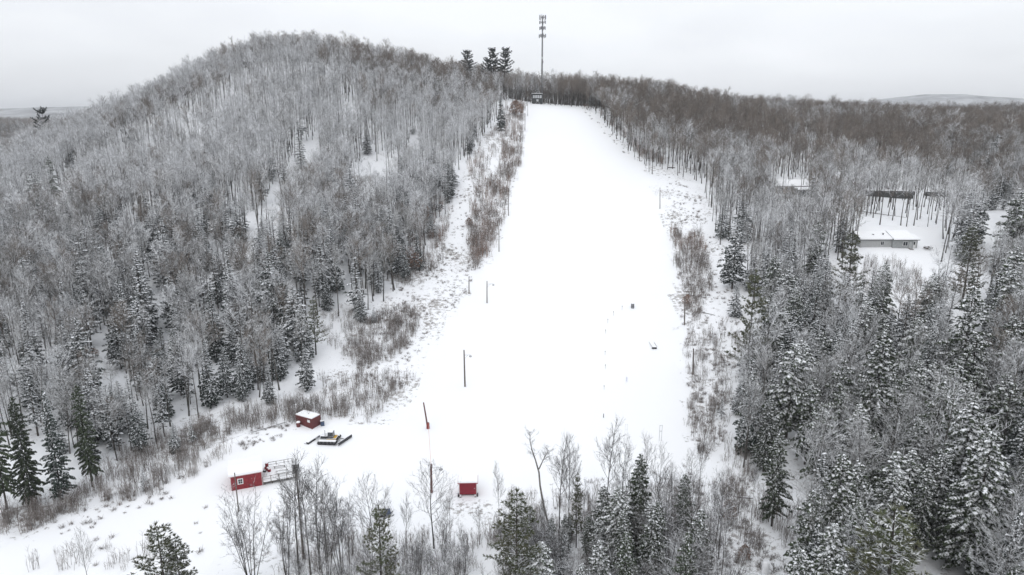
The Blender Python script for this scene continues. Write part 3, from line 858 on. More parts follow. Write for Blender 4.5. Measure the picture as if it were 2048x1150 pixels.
# brush along the margins
def brush_in(poly, n, yr=(45, 440)):
    xs = [p[0] for p in poly]; ys = [p[1] for p in poly]; o = []
    k = 0
    while len(o) < n and k < n*30:
        k += 1
        px, py = rs.uniform(min(xs), max(xs)), rs.uniform(min(ys), max(ys))
        if inpoly(np.array([px]), np.array([py]), poly)[0]:
            g = ground_at(px, py)
            if yr[0] < g[1] < yr[1]: o.append(g)
    return o
BR = []
for poly, n in (([(1000,212),(1050,212),(1043,330),(1018,370),(992,350),(1005,300)], 230), ([(955,360),(1018,360),(1014,420),(985,505),(950,540),(935,480)], 240), ([(930,320),(1010,240),(1000,300),(950,380)],60),
    ([(930,470),(975,480),(960,540),(935,540)], 20), ([(840,400),(905,400),(885,520),(850,570),(780,580),(800,500)], 220),
    ([(715,650),(830,600),(840,660),(800,710),(725,745),(700,720)], 260), ([(640,755),(780,745),(830,760),(775,800),(740,850),(650,830)], 130), ([(620,640),(700,610),(740,650),(700,720),(660,690)],50),
    ([(450,825),(600,800),(700,810),(700,835),(560,848),(455,875)], 170), ([(300,885),(420,840),(465,900),(350,985),(190,1010),(130,1020),(180,965)], 230),
    ([(0,1010),(140,1000),(180,1020),(60,1065),(0,1080)], 60), ([(1342,470),(1400,470),(1425,560),(1400,640),(1370,620)], 220),
    ([(1368,630),(1490,660),(1470,800),(1440,900),(1380,920),(1375,760)], 150), ([(1150,208),(1205,235),(1290,325),(1330,330),(1260,270),(1200,225)], 90),
    ([(1440,900),(1560,930),(1600,1100),(1500,1110),(1430,1000)], 110), ([(560,1080),(1440,1060),(1440,1150),(560,1150)], 260), ([(1000,1000),(1400,980),(1440,1060),(980,1090)], 120),
    ([(1690,515),(1770,520),(1850,548),(1860,580),(1680,600)], 110), ([(60,1110),(330,1090),(330,1150),(60,1150)], 14), ([(1020,1000),(1440,960),(1440,1080),(1020,1080)], 90)):
    BR += brush_in(poly, n)
BR = np.array(BR)
o_ = scatter('brush', BR, rs.uniform(.55,1.25,len(BR))*np.where(BR[:,1] > 205, 1.45, 1.0), rs.uniform(.8,1.3,len(BR)), rs.uniform(0,6.28,len(BR)), np.where((BR[:,1] > 215) & (rs.rand(len(BR)) < .3), 4+rs.randint(0,2,len(BR)), rs.randint(0,4,len(BR))), SAPM,
        'thin bare brush and saplings along the clearing edges', 'brush')
ST = []
for poly, n in (([(1330,350),(1400,390),(1415,450),(1345,460)], 150), ([(1345,470),(1440,470),(1490,690),(1440,900),(1380,930),(1375,760)], 420),
    ([(940,330),(1035,350),(1000,470),(900,640),(850,560),(900,420)], 260), ([(780,560),(900,500),(880,620),(800,790),(700,760)], 260),
    ([(1155,210),(1235,250),(1300,335),(1290,345),(1230,290)], 70), ([(460,860),(580,850),(560,880),(480,900)], 60), ([(0,1040),(350,960),(450,900),(330,1010),(120,1080)], 70),
    ([(50,1080),(420,1000),(400,1120),(100,1140)], 10), ([(1440,960),(1510,960),(1500,1060),(1600,1150),(1440,1150)], 120), ([(1180,960),(1380,940),(1440,1000),(1100,1020)],50)):
    ST += brush_in(poly, n)
ST = np.array(ST)
scatter('stubble', ST, rs.uniform(.5,1.4,len(ST)), rs.uniform(.8,1.3,len(ST)), rs.uniform(0,6.28,len(ST)), rs.randint(0,3,len(ST)), TUFTM,
        'dead weeds and twigs poking through the snow', 'stubble')

# ============================================================ single trees read from the photograph
def planted(name, pr, xb, yb, yt, label, cat, wid=1.0, rz=None, group=None, Y=None):
    if Y is None: x, y, z = ground_at(xb, yb)
    else: x, y, z = pt(xb, 600, Y); z = h1(x, y)
    px_, py_, d_ = project(np.array([x]), np.array([y]), np.array([z]))
    hgt = max(1.0, top_at(y, x, yt) - z)
    return tree(name, pr, x, y, hgt, label, cat, group, rs.uniform(0,6.28) if rz is None else rz, wid, z)
# foreground bare trees (xb, yb, ytop, proto, width, label)
FG = [(505,1170,962,4,.95,'multi-stemmed bare tree right below the red deck shed'),
 (600,1160,905,1,.9,'tall thin bare tree rising beside the foreground pole'),
 (622,1150,930,0,.8,'bare tree just right of the foreground pole'),
 (655,1165,935,3,.9,'multi-stemmed bare tree between the foreground pole and the small pine'),
 (700,1130,990,1,.8,'low bare tree leaning over beside the small near pine'),
 (745,1140,950,2,.75,'slanting bare tree just behind the small near pine'),
 (815,1130,985,1,.55,'slender young bare tree left of the forked bare tree'),
 (868,1095,930,2,.95,'wide forked bare tree in front of the red snow-topped box'),
 (900,1080,975,1,.5,'slender bare sapling just left of the red snow-topped box'),
 (998,1075,925,1,.45,'thin bare tree with a feathery top left of the green pine'),
 (960,1090,1010,2,.6,'short bare tree below the red snow-topped box'),
 (1118,1085,872,1,.8,'tall bare tree right of the pale birch'),
 (1136,1092,880,0,.6,'straight bare tree standing behind the tall one near the birch'),
 (1150,1060,905,1,.5,'thin bare tree third to the right of the birch'),
 (1168,1065,960,1,.5,'low thin bare tree beside the small foreground pine'),
 (1212,1070,838,1,.75,'tallest bare tree in the middle of the foreground wood'),
 (1238,1060,882,2,.6,'bare tree immediately right of the tallest foreground one'),
 (1262,1080,925,1,.6,'thin bare tree left of the grey crowned conifer'),
 (1282,1085,880,0,.6,'bare tree whose top rises behind the foreground conifers'),
 (1312,1100,895,1,.6,'bare tree above the snowy hemlock in the foreground'),
 (1342,1060,930,2,.6,'rounded bare tree at the bottom right of the slope'),
 (1396,1010,865,1,.55,'tall slim bare tree at the lower right corner of the slope'),
 (1378,1030,905,2,.6,'bare tree just left of the slim corner tree'),
 (1425,1100,960,0,.6,'bare tree left of the orange-leaved young beech'),
 (1502,1040,915,1,.45,'lone bare stem in the open snow strip at lower right'),
 (1082,1120,1000,2,.6,'small bare tree at the foot of the birch'),
 (930,1140,1040,3,.6,'low bushy bare clump at the bottom centre'),
 (840,1150,1050,3,.5,'low bare clump under the forked bare tree'),
 (180,1180,1060,2,.5,'bare young tree at the bottom left beside the small pines'),
 (780,1170,1060,4,.5,'small many-stemmed bare clump right of the small near pine'),
 (575,1150,960,3,.7,'bushy bare clump just left of the foreground pole'),
 (640,1140,915,1,.9,'straight bare tree whose top rises right of the foreground pole box'),
 (682,1150,945,3,.7,'dark multi-stemmed bare clump left of the low leaning bare tree'),
 (765,1135,985,0,.7,'thin bare tree beside the blue-grey snowmobile'),
 (888,1120,1000,3,.6,'bushy bare clump right of the wide forked bare tree'),
 (1590,1130,980,0,.7,'bare tree leaning over the lower right snow strip')]
for xb, yb, yt, k, wd, lb in FG:
    planted('hardwood_tree', NEARHW[k], xb, yb, yt, lb, 'bare tree', wd)

FX_, FY_ = jitter(-34, 34, 58, 88, 2.7)
FZ_ = H(FX_, FY_); fpx, fpy, fd = project(FX_, FY_, FZ_)
TL = []
for x_, y_, z_, a_, d_ in zip(FX_, FY_, FZ_, fpx, fd):
    if not 540 < a_ < 1455: continue
    lim = 1080 if a_ < 1000 else (1015 if a_ < 1180 else 955)
    hmax = top_at(y_, x_, lim) - z_
    if hmax < 2.2 or rs.rand() < (.45 if a_ < 1000 else .2): continue
    hh = min(hmax*rs.uniform(.75,1.12), rs.uniform(5, 11) if a_ < 1060 else rs.uniform(6, 13))
    cpy_ = float(project(x_, y_, z_+hh)[1])
    if cpy_ > 1140: continue
    sp_ = a_ > 1060 and rs.rand() < .3
    near_ = min(FG, key=lambda q: abs(q[0]-a_) + (30 if len(q[5].split()) > 9 else 0))
    sd_ = 'left of' if a_ < near_[0] else 'right of'
    wd_ = 'low snowy young hemlock' if sp_ else ('low grey bushy bare tree' if hh < 7 else 'young grey bare tree')
    nm6 = near_[5].split()
    for cut in ('of','beside','in','right','left','below','between','behind','rising','leaning','standing','whose','just','with','above','immediately','over','at'):
        if cut in nm6[2:]: nm6 = nm6[:2+nm6[2:].index(cut)]
    lb = '%s in thicket %s %s' % (wd_, sd_, ' '.join(nm6[:6]))
    pr = NHEM[rs.randint(2)] if sp_ else NEARHW[rs.choice([0,2,3,4])]
    TL.append((tree('hemlock_tree' if sp_ else 'sapling', pr, x_, y_, hh, lb, 'hemlock' if sp_ else 'bare tree', 'young trees of the foreground thicket', rs.uniform(0,6.28), rs.uniform(.8,1.1) if sp_ else rs.uniform(.9,1.3), z_), a_))
split_same(TL)
print('THICKET', len(TL))
def birch():
    g = ground_at(1112, 1085); x, y, z = g
    t = thing('birch_tree', 'pale leaning birch with a forked feathery top in the foreground', 'birch', (x, y, z))
    def q(px, py, dy=0):
        r = ray(px, py); Yy = y+dy; r = r/r[1]*Yy; return np.array([r[0]-x, dy, CAMZ+r[2]-z])
    rng = random.Random(5)
    T = MB(); C = MB()
    main = [q(1112,1090), q(1097,1050,.2), q(1087,1010,.1), q(1080,970), q(1078,945,-.2), q(1071,920,-.1), q(1064,900), q(1060,882,.2), q(1060,864,.3)]
    main[0][2] = -.3
    T.path(main, [.17,.16,.15,.13,.12,.10,.085,.06,.03], 7)
    fork = [q(1078,938,-.2), q(1084,925,-.5), q(1090,913,-.8), q(1097,900,-1.0)]
    T.path(fork, [.10,.08,.06,.03], 6)
    for src_, n0, n1 in ((main,5,.99),(fork,1,.99)):
        for i in range(26):
            t_ = rng.uniform(n0/(len(src_)-1), .99); p, d = along(src_, t_)
            dv = side_dir(d, rng, radians(rng.uniform(35,75))); pts, _ = curve(p, dv, rng.uniform(.6,1.7), 3, .1, .12, rng)
            C.path(pts, [.022,.018,.013,.008], 3)
            for k in range(7):
                p2, d2 = along(pts, rng.uniform(.2,.98)); C.path([p2, p2+side_dir(d2, rng, radians(45))*rng.uniform(.2,.6)], [.011,.006], 3)
    obj('trunk', T, M['birch'], t); obj('crown', C, M['twig_near'], t)
birch()
# near conifers
CN = [('pine_tree', PIN[0], 1035, None, 972, 71.0, 1.15, 'big olive-green pine in the bottom middle foreground', 'pine'),
 ('pine_tree', PIN[1], 728, None, 1008, 72.0, .95, 'small snow-flecked pine in front of the bare trees', 'pine'),
 ('pine_tree', PIN[1], 238, None, 1050, 68.0, 1.35, 'left one of the two small pines at the bottom left', 'pine'),
 ('pine_tree', PIN[0], 284, None, 1064, 70.0, 1.0, 'right one of the two small pines at the bottom left', 'pine'),
 ('pine_tree', PIN[1], 1165, None, 946, 86.0, .55, 'slim young pine left of the tallest foreground bare tree', 'pine'),
 ('pine_tree', PIN[0], 1880, None, 1015, 60.0, 1.6, 'largest olive-green pine at the bottom right corner', 'pine'),
 ('hemlock_tree', HEM[0], 2035, None, 860, 80.0, 1.0, 'snow-laden hemlock at the right edge above the olive pine', 'hemlock'),
 ('hemlock_tree', HEM[1], 1985, None, 800, 89.0, 1.0, 'tall snow-capped hemlock near the right edge', 'hemlock'),
 ('hemlock_tree', HEM[0], 1780, None, 660, 105.0, .85, 'tall snowy hemlock in the middle of the right forest', 'hemlock'),
 ('hemlock_tree', HEM[1], 1590, None, 860, 92.0, .8, 'pale snowy hemlock right of the open snow strip', 'hemlock'),
 ('hemlock_tree', HEM[0], 1560, None, 790, 108.0, .8, 'dark-hearted snowy hemlock above the open snow strip', 'hemlock'),
 ('hemlock_tree', HEM[1], 1915, None, 760, 97.0, .9, 'snowy hemlock left of the tall one near the right edge', 'hemlock'),
 ('pine_tree', PIN[0], 1925, None, 450, 166.0, 1.05, 'tall feathery pine right of the grey ranch house', 'pine'),
 ('hemlock_tree', HEM[0], 2005, None, 375, 185.0, .95, 'big snowy hemlock by the far right road', 'hemlock'),
 ('spruce_tree', SPR[2], 1932, None, 378, 205.0, .95, 'dark spruce behind the tall pine by the house', 'spruce'),
 ('hemlock_tree', HEM[1], 1945, None, 570, 122.0, .9, 'snowy hemlock below the tall pine by the house', 'hemlock'),
 ('pine_tree', PIN[1], 1695, None, 462, 163.0, 1.1, 'flat-branched pine at the left end of the ranch house', 'pine'),
 ('pine_tree', PIN[1], 1510, None, 540, 140.0, .8, 'narrow greenish pine above the right stubble strip', 'pine'),
 ('spruce_tree', SPR[2], 1462, None, 432, 190.0, .95, 'snowy spruce at the right edge of the upper clearing', 'spruce'),
 ('hemlock_tree', HEM[0], 1298, None, 905, 84.0, .7, 'grey-green conifer with a pointed top in the foreground wood', 'hemlock'),
 ('hemlock_tree', HEM[1], 1222, None, 968, 84.0, .85, 'snow-flecked green conifer under the tallest bare tree', 'hemlock'),
 ('hemlock_tree', HEM[0], 1340, None, 1000, 78.0, .8, 'low dark hemlock with drooping snowy boughs in the foreground', 'hemlock'),
 ('hemlock_tree', HEM[1], 1395, None, 945, 88.0, .75, 'dark green conifer at the lower right corner of the slope', 'hemlock'),
 ('hemlock_tree', HEM[0], 1275, None, 1060, 70.0, .7, 'snow-tipped low hemlock at the bottom of the foreground wood', 'hemlock'),
 ('hemlock_tree', HEM[1], 1410, None, 1060, 70.0, .7, 'dark low hemlock beside the snow strip at the bottom', 'hemlock'),
 ('spruce_tree', SPR[0], 1140, None, 1065, 78.0, .9, 'low dark spruce between the birch and the foreground wood', 'spruce'),
 ('spruce_tree', SPR[2], 1475, 830, 760, None, 1.0, 'small dark snowy spruce in the right stubble strip', 'spruce'),
 ('spruce_tree', SPR[3], 1442, 840, 790, None, 1.1, 'shorter snowy spruce left of the small dark one in the right strip', 'spruce'),
 ('spruce_tree', SPR[0], 352, 905, 840, None, 1.1, 'snowy spruce alone in the brush left of the base clearing', 'spruce'),
 ('spruce_tree', SPR[3], 386, 892, 836, None, 1.0, 'thinner snowy spruce beside the lone one in the brush', 'spruce'),
 ('spruce_tree', SPR[1], 290, 980, 932, None, 1.4, 'small spruce in the brush by the lower left road', 'spruce'),
 ('spruce_tree', SPR[0], 540, 806, 728, None, 1.0, 'lone narrow spruce at the forest foot left of the maroon container', 'spruce'),
 ('spruce_tree', SPR[2], 615, 782, 692, None, 1.0, 'bushy dark spruce up the bank behind the maroon container', 'spruce'),
 ('pine_tree', PIN[1], 632, 710, 594, None, .95, 'greenish pine rising above the bushy dark spruce', 'pine'),
 ('spruce_tree', SPR[2], 722, 646, 580, None, 1.0, 'snow-laden spruce at the bend of the left trail', 'spruce'),
 ('spruce_tree', SPR[0], 748, 645, 615, None, 1.3, 'little spruce just right of the one at the trail bend', 'spruce'),
 ('spruce_tree', SPR[2], 455, 795, 690, None, .9, 'broad dark spruce at the foot of the left forest', 'spruce'),
 ('spruce_tree', SPR[0], 485, 800, 715, None, .9, 'dark spruce right of the broad one at the forest foot', 'spruce'),
 ('spruce_tree', SPR[0], 435, 720, 560, None, .8, 'tallest dark spruce in the left forest', 'spruce'),
 ('spruce_tree', SPR[0], 330, 740, 650, None, .8, 'snow-barred spruce left of the tallest dark spruce', 'spruce'),
 ('spruce_tree', SPR[1], 360, 720, 630, None, .9, 'narrow spruce beside the snow-barred one', 'spruce'),
 ('spruce_tree', SPR[1], 286, 730, 655, None, 1.1, 'narrow snowy spruce near the small snow gap on the left', 'spruce'),
 ('spruce_tree', SPR[0], 655, 620, 530, None, .9, 'dark spruce beside the snow lane in the left forest', 'spruce'),
 ('spruce_tree', SPR[2], 568, 560, 462, None, .8, 'snowy spruce with a dark top midway up the left forest', 'spruce'),
 ('spruce_tree', SPR[2], 735, 310, 258, None, 1.1, 'stocky dark spruce by the upper forest trail', 'spruce'),
 ('spruce_tree', SPR[1], 826, 268, 232, None, 1.3, 'small dark spruce high on the hill above the trail', 'spruce'),
 ('spruce_tree', SPR[0], 864, 395, 340, None, 1.0, 'dark spruce near the top of the left trail', 'spruce'),
 ('spruce_tree', SPR[0], 1002, 262, 185, None, .8, 'green spruce left of the brown leaved saplings near the top', 'spruce'),
 ('spruce_tree', NHEM[2], 125, 1000, 775, None, .75, 'tall dark spruce with bare lower trunk at the lower left', 'spruce'),
 ('hemlock_tree', NHEM[0], 65, 1010, 790, None, .55, 'brownish-green conifer at the far lower left', 'hemlock'),
 ('hemlock_tree', NHEM[1], 15, 1020, 760, None, .6, 'greenish hemlock cut by the left edge', 'hemlock'),
 ('hemlock_tree', NHEM[1], 185, 975, 765, None, .55, 'grey snowy hemlock right of the tall dark spruce at lower left', 'hemlock'),
 ('hemlock_tree', HEM[1], 110, 440, 345, 250.0, 1.25, 'tallest snowy pine of the cluster high on the left edge', 'hemlock'),
 ('hemlock_tree', HEM[0], 65, 440, 352, 255.0, 1.2, 'snow-bearing conifer left of the tallest in the left edge cluster', 'hemlock'),
 ('hemlock_tree', HEM[1], 142, 440, 312, 285.0, .7, 'conifer behind and right of the left edge cluster', 'hemlock'),
 ('hemlock_tree', HEM[0], 15, 350, 283, 300.0, .8, 'snowy conifer alone at the left edge high up', 'hemlock'),
 ('hemlock_tree', HEM[1], 210, 500, 425, 230.0, .8, 'round-topped snowy conifer below the left edge cluster', 'hemlock'),
 ('pine_tree', PIND[0], 945, None, 101, 440.0, 1.4, 'dark pine standing above the ridge left of the pair', 'pine'),
 ('pine_tree', PIND[0], 993, None, 96, 436.0, 1.15, 'left pine of the dark pair on the skyline', 'pine'),
 ('pine_tree', PIND[0], 1008, None, 95, 438.0, 1.15, 'right pine of the dark pair on the skyline', 'pine'),
 ('pine_tree', PIND[1], 980, None, 114, 435.0, 1.0, 'lower dark pine at the left foot of the skyline pair', 'pine'),
 ('pine_tree', PIND[1], 140, None, 214, 385.0, .9, 'lone flat-topped pine at the left end of the hill crest', 'pine'),
 ('spruce_tree', SPR[2], 695, None, 172, 380.0, 1.1, 'small dark conifer high below the hill crest', 'spruce')]
for nm, pr, xb, yb, yt, YY, wd, lb, ct in CN:
    if YY and YY < 130:
        pr = NHEM[HEM.index(pr)] if pr in HEM else (NHEM[2] if pr in SPR else pr)
    planted(nm, pr, xb, yb, yt, lb, ct, wd, Y=YY)
for xb, yb, yt, lb in ((1455,1045,1000,'orange-leaved young beech beside the lower right snow strip'), (1488,1120,1088,'orange-brown young beech at the bottom of the snow strip'),
    (848,440,408,'rusty-leaved beech bush at the forest edge by the left trail'), (822,540,495,'pale orange beech bush under the trunks by the left trail'),
    (188,715,695,'brown-leaved beech bush by the small snow gap on the left'), (1032,232,200,'reddish-brown beech thicket just left of the dark lift hut'),
    (938,452,435,'small rust-coloured beech bush midway up the left strip'), (1108,203,190,'brown-leaved saplings behind the right side of the hut'),
    (1130,203,188,'second clump of brown saplings right of the hut'), (1374,610,588,'pale brown beech bush by the upper right pole')):
    planted('beech_bush', BEE[rs.randint(2)], xb, yb, yt, lb, 'beech bush', 1.5 if yb < 900 else 1.1)

# ============================================================ cell tower and lift hut
def ring(mb, r, z, t=.06):
    pts = [(r*cos(a), r*sin(a), z) for a in np.linspace(0, 2*pi, 13)]
    mb.path(pts, [t]*13, 4)
x, y, z = pt(1083.5, 200, 442); z = h1(x, y); ht = top_at(y, x, 33) - z
t = thing('cell_tower', 'tall grey cell tower with four antenna arrays behind the lift hut', 'tower', (x, y, z))
m = MB(); m.path([(0,0,-.5),(0,0,ht*.5),(0,0,ht)], [.62,.50,.34], 12, cap=True); obj('mast', m, M['steel'], t, smooth=False)
m = MB(); m.path([(0,0,ht),(0,0,ht+1.6)], [.05,.03], 5); obj('lightning_rod', m, M['steel'], t)
for py_, rad_, n_, ph, hp in ((35,2.0,9,0.,1.2), (45,1.9,6,.3,.85), (56.5,1.8,8,.5,.9), (72,2.1,8,.2,.95)):
    zc = top_at(y, x, py_) - z
    m = MB()
    tri = [(rad_*cos(ph+a), rad_*sin(ph+a), zc) for a in (0, 2*pi/3, 4*pi/3, 2*pi)]
    m.path(tri, [.07]*4, 4); ring(m, rad_*.72, zc+.5, .05)
    for a in (0, 2*pi/3, 4*pi/3): m.path([(0,0,zc), (rad_*cos(ph+a), rad_*sin(ph+a), zc)], [.09,.06], 4)
    p_ = obj('antenna_array', m, M['steel'], t)
    for k in range(n_):
        a = 2*pi*k/n_ + ph; cx, cy = rad_*cos(a), rad_*sin(a)
        q = MB(); q.box(-.12,.12,-.2,.2,-hp,hp); q.path([(-.2,0,-hp-.15),(-.2,0,hp+.25)], [.05,.05], 4)
        oo = obj('antenna_panel', q, M['panelgrey'], p_, (cx, cy, zc+random.Random(k).uniform(-.2,.3))); oo.rotation_euler = (0,0,a)
q = MB(); q.path([(-.25,-.9,0),(-.25,-.5,0)], [.55,.45], 12, cap=True); q.path([(0,0,0),(-.25,-.5,0)],[.08,.08],4)
obj('dish', q, M['white'], t, (0,0,top_at(y,x,116)-z))
q = MB(); q.box(-.5,.5,-.75,-.4,-.6,.6); obj('equipment_box', q, M['panelgrey'], t, (.2,0,top_at(y,x,124)-z))

x, y, z = ground_at(1074.5, 208); dpx = project(np.array([x]), np.array([y]), np.array([z]))[2][0]/F
W_ = 19.5*dpx; Hh = top_at(y, x, 187.5)-z
t = thing('lift_hut', 'dark two-storey lift hut with a row of windows at the slope top', 'hut', (x, y, z-.2), 0.06)
box('wall', M['hutdark'], t, -W_/2, W_/2, 0, 5.0, -.6, Hh)
box('roof', M['steel_dark'], t, -W_/2-.35, W_/2+.35, -.4, 5.4, Hh+.01, Hh+.3)
box('roof_snow', M['roofsnow'], t, -W_/2-.3, W_/2+.3, -.35, 5.3, Hh+.302, Hh+.5)
for k in range(4):
    cx = -W_*.36 + k*W_*.235
    f = box('window', M['white'], t, cx-.52, cx+.52, -.07, -.003, Hh*.62, Hh*.88)
    box('pane', M['paleglass'], f, cx-.42, cx+.42, -.10, -.072, Hh*.65, Hh*.85)
f = box('window', M['white'], t, -.5, .7, -.07, -.003, Hh*.30, Hh*.48); box('pane', M['paleglass'], f, -.4, .6, -.10, -.072, Hh*.33, Hh*.46)
m = MB(); m.path([(-1.2,-.25,.3),(.2,-.25,Hh*.34),(1.7,-.25,.25)], [.09]*3, 4); m.path([(-1.2,-.25,.2),(1.7,-.25,.2)],[.07]*2,4); obj('brace', m, M['white'], t)
m = MB()
for sx in (-W_*.42, W_*.42): m.path([(sx,-.3,-1.3),(sx,-.3,.1)], [.12,.12], 5)
obj('footing', m, M['wood_grey'], t)
m = MB()
for sx in (-W_*.42,-W_*.1,W_*.25): m.path([(sx,2.5,Hh),(sx,2.5,Hh+2.6)], [.06,.05], 4)
m.path([(-W_*.42,2.5,Hh+1.5),(W_*.25,2.5,Hh+1.5)], [.04,.04], 4)
obj('railing', m, M['steel'], t)
# ============================================================ poles
def pole(xb, yb, xt, yt, label, r=.15, mt='pole', arm=0, name='lift_pole', pad_=False, group=None):
    x, y, z = ground_at(xb, yb); zt = top_at(y, x, yt)
    px, py, d = project(np.array([x]), np.array([y]), np.array([zt])); dx = (xt-px[0])*d[0]/F
    t = thing(name, label, 'pole', (x, y, z), 0, group)
    hh = zt - z
    m = MB(); m.path([(0,0,-.4),(dx*.5,0,hh*.5),(dx,0,hh)], [r*1.15,r,r*.8], 8, cap=True); obj('post', m, M[mt], t)
    if arm:
        m = MB(); za = hh*.86
        m.path([(dx*.86,0,za),(dx*.86+arm,0,za+.1)], [.035,.03], 5); m.path([(dx*.75,0,za-.9),(dx*.86+arm*.6,0,za)], [.025,.025], 4); obj('arm', m, M['steel'], t)
        m = MB(); pts = [(0.22*cos(a), 0, .22*sin(a)) for a in np.linspace(0,2*pi,11)]; m.path(pts, [.05]*11, 4); m.path([(-.3,0,0),(.3,0,0)],[.05,.05],4)
        obj('wheel', m, M['steel_dark'], t, (dx*.86+arm,0,za-.25))
    if pad_:
        m = MB(); m.path([(0,0,-.1),(0.0,0,hh*.22)], [r*2.0, r*1.9], 9, cap=True); obj('safety_pad', m, M['pad'], t)
    return (x+dx, y, zt)
P1 = pole(856,857,847,805,'leaning lift pole with a red pad right of the snow groomer',.16,'pole_red',0,pad_=True)
P2 = pole(863,985,862,928,'reddish lift pole with arm between the groomer and the red box',.19,'pole_red',1.6)
pole(930,773,928,700,'tall lift pole with arm standing alone low on the slope',.17,'pole',1.4)
pole(974,606,974,562,'right-hand pole of the pair midway up the slope',.14,'pole',1.8)
pole(938,587,938,553,'left-hand pole of the pair midway up the slope',.14,'pole')
pole(998,503,998,462,'pole by the end of the left brush strip',.13,'pole')
pole(1017,432,1017,376,'pole in the brush at the upper left edge of the slope',.13,'pole')
pole(1050,262,1050,226,'highest thin pole at the upper left edge of the slope',.12,'pole')
pole(1386,748,1387,697,'lowest wooden pole on the right edge of the slope',.18,'pole')
pole(1369,650,1370,592,'middle wooden pole on the right edge of the slope',.16,'pole')
pole(1320,418,1320,375,'highest wooden pole on the right edge of the slope',.13,'pole')
# rope between the first two poles
m = MB(); a_, b_ = ground_at(857,857), np.array(P2)
a_ = np.array([a_[0], a_[1], a_[2]+1.2]); pts = []
for i in range(15):
    t_ = i/14; p = a_*(1-t_)+b_*t_; p[2] -= 2.0*t_*(1-t_); pts.append(p)
m.path(pts, [.028]*15, 4); tag(obj('tow_rope', m, M['orange']), 'thin pinkish tow rope hanging between the two reddish poles', 'rope')
# near utility poles
def near_pole(px_, py_, Yd, label, r, boxed):
    x, y, zt = pt(px_, py_, Yd); z = h1(x, y); hh = zt - z
    t = thing('utility_pole', label, 'pole', (x, y, z))
    m = MB(); m.path([(0,0,-.4),(0,0,hh)], [r*1.2, r*.85], 9, cap=True); obj('post', m, M['wood_grey'], t)
    if boxed:
        m = MB(); m.box(-.36,.36,-.34,.3,hh-1.15,hh+.12); m.box(-.42,.42,-.4,.36,hh+.125,hh+.2); obj('equipment_box', m, M['steel_dark'], t)
        m = MB(); m.path([(.3,-.1,0),(.3,-.1,hh-1.1)], [.05,.05], 5); obj('conduit', m, M['steel'], t)
near_pole(591.5, 929, 84, 'thick foreground pole with a dark box at its top', .15, True)
near_pole(469, 945, 96, 'thin grey pole in front of the red deck shed', .09, False)
near_pole(457, 937, 117, 'thin grey pole at the left corner of the red deck shed', .06, False)

# ============================================================ red shed with deck
x, y, z = ground_at(463, 982)
t = thing('red_shed', 'small red wooden shed with snowy roof and a deck on its right', 'shed', (x, y, z), radians(22))
Ws, Ds, Hs = 4.9, 5.2, 2.6
m = MB(); m.box(0,Ws,0,Ds,-.3,Hs)
for k in range(1,16): m.box(k*Ws/16-.012,k*Ws/16+.012,-.018,-.002,-.1,Hs-.05)
obj('wall', m, M['red'], t)
m = MB()
for cx, cy in ((-.03,-.03),(Ws-.05,-.03)): m.box(cx,cx+.09,cy,cy+.02,-.25,Hs)
m.box(0.07,Ws-.06,-.045,-.02,Hs-.14,Hs-.005); obj('corner_trim', m, M['pinkwhite'], t)
f = box('window', M['white'], t, 1.05,1.95,-.07,-.02,.95,2.0)
box('pane', M['glass'], f, 1.2,1.8,-.09,-.071,1.1,1.85)
m = MB(); m.box(1.48,1.52,-.1,-.092,1.1,1.85); m.box(1.2,1.8,-.1,-.092,1.45,1.49); obj('glazing_bar', m, M['white'], f)
m = MB(); m.prism([(-.3,Hs+.003),(Ds+.25,Hs+.003),(Ds+.25,Hs+.12),(Ds/2,Hs+.34),(-.3,Hs+.12)], -.25, Ws+.2); obj('roof', m, M['pinkwhite'], t)
m = MB(); m.prism([(-.32,Hs+.124),(Ds/2,Hs+.345),(Ds+.27,Hs+.124),(Ds+.22,Hs+.42),(Ds/2,Hs+.66),(-.27,Hs+.42)], -.27, Ws+.22); obj('roof_snow', m, M['roofsnow'], t)
DL = 5.3
m = MB(); m.box(Ws+.02,Ws+DL,-.2,Ds-.4,.45,.62)
for k in range(5):
    m.box(Ws+.3+k*1.2,Ws+.42+k*1.2,0,.12,-.4,.45)
obj('deck', m, M['wood_grey'], t)
box('deck_snow', M['roofsnow'], t, Ws+.1,Ws+DL-.1,-.12,Ds-.5,.622,.74)
def rail(pts, nm='railing'):
    m = MB()
    for a, b in zip(pts[:-1], pts[1:]):
        n_ = max(1, int(np.hypot(b[0]-a[0], b[1]-a[1])/1.2))
        for k in range(n_+1):
            q = (a[0]+(b[0]-a[0])*k/n_, a[1]+(b[1]-a[1])*k/n_); m.box(q[0]-.05,q[0]+.05,q[1]-.05,q[1]+.05,.62,1.6)
        for zz, th in ((1.6,.05),(1.15,.035)):
            m.path([(a[0],a[1],zz),(b[0],b[1],zz)], [th*1.2,th*1.2], 4)
    obj(nm, m, M['wood_grey'], t)
rail([(Ws+.1,-.15),(Ws+DL-.06,-.15)]); rail([(Ws+DL-.05,0.0),(Ws+DL-.05,Ds-.5)]); rail([(Ws+1.2,Ds-.45),(Ws+DL-.1,Ds-.45)])
T0 = t
def on_shed(lx, ly, lz):
    a = radians(22); return (x+lx*cos(a)-ly*sin(a), y+lx*sin(a)+ly*cos(a), z+lz)
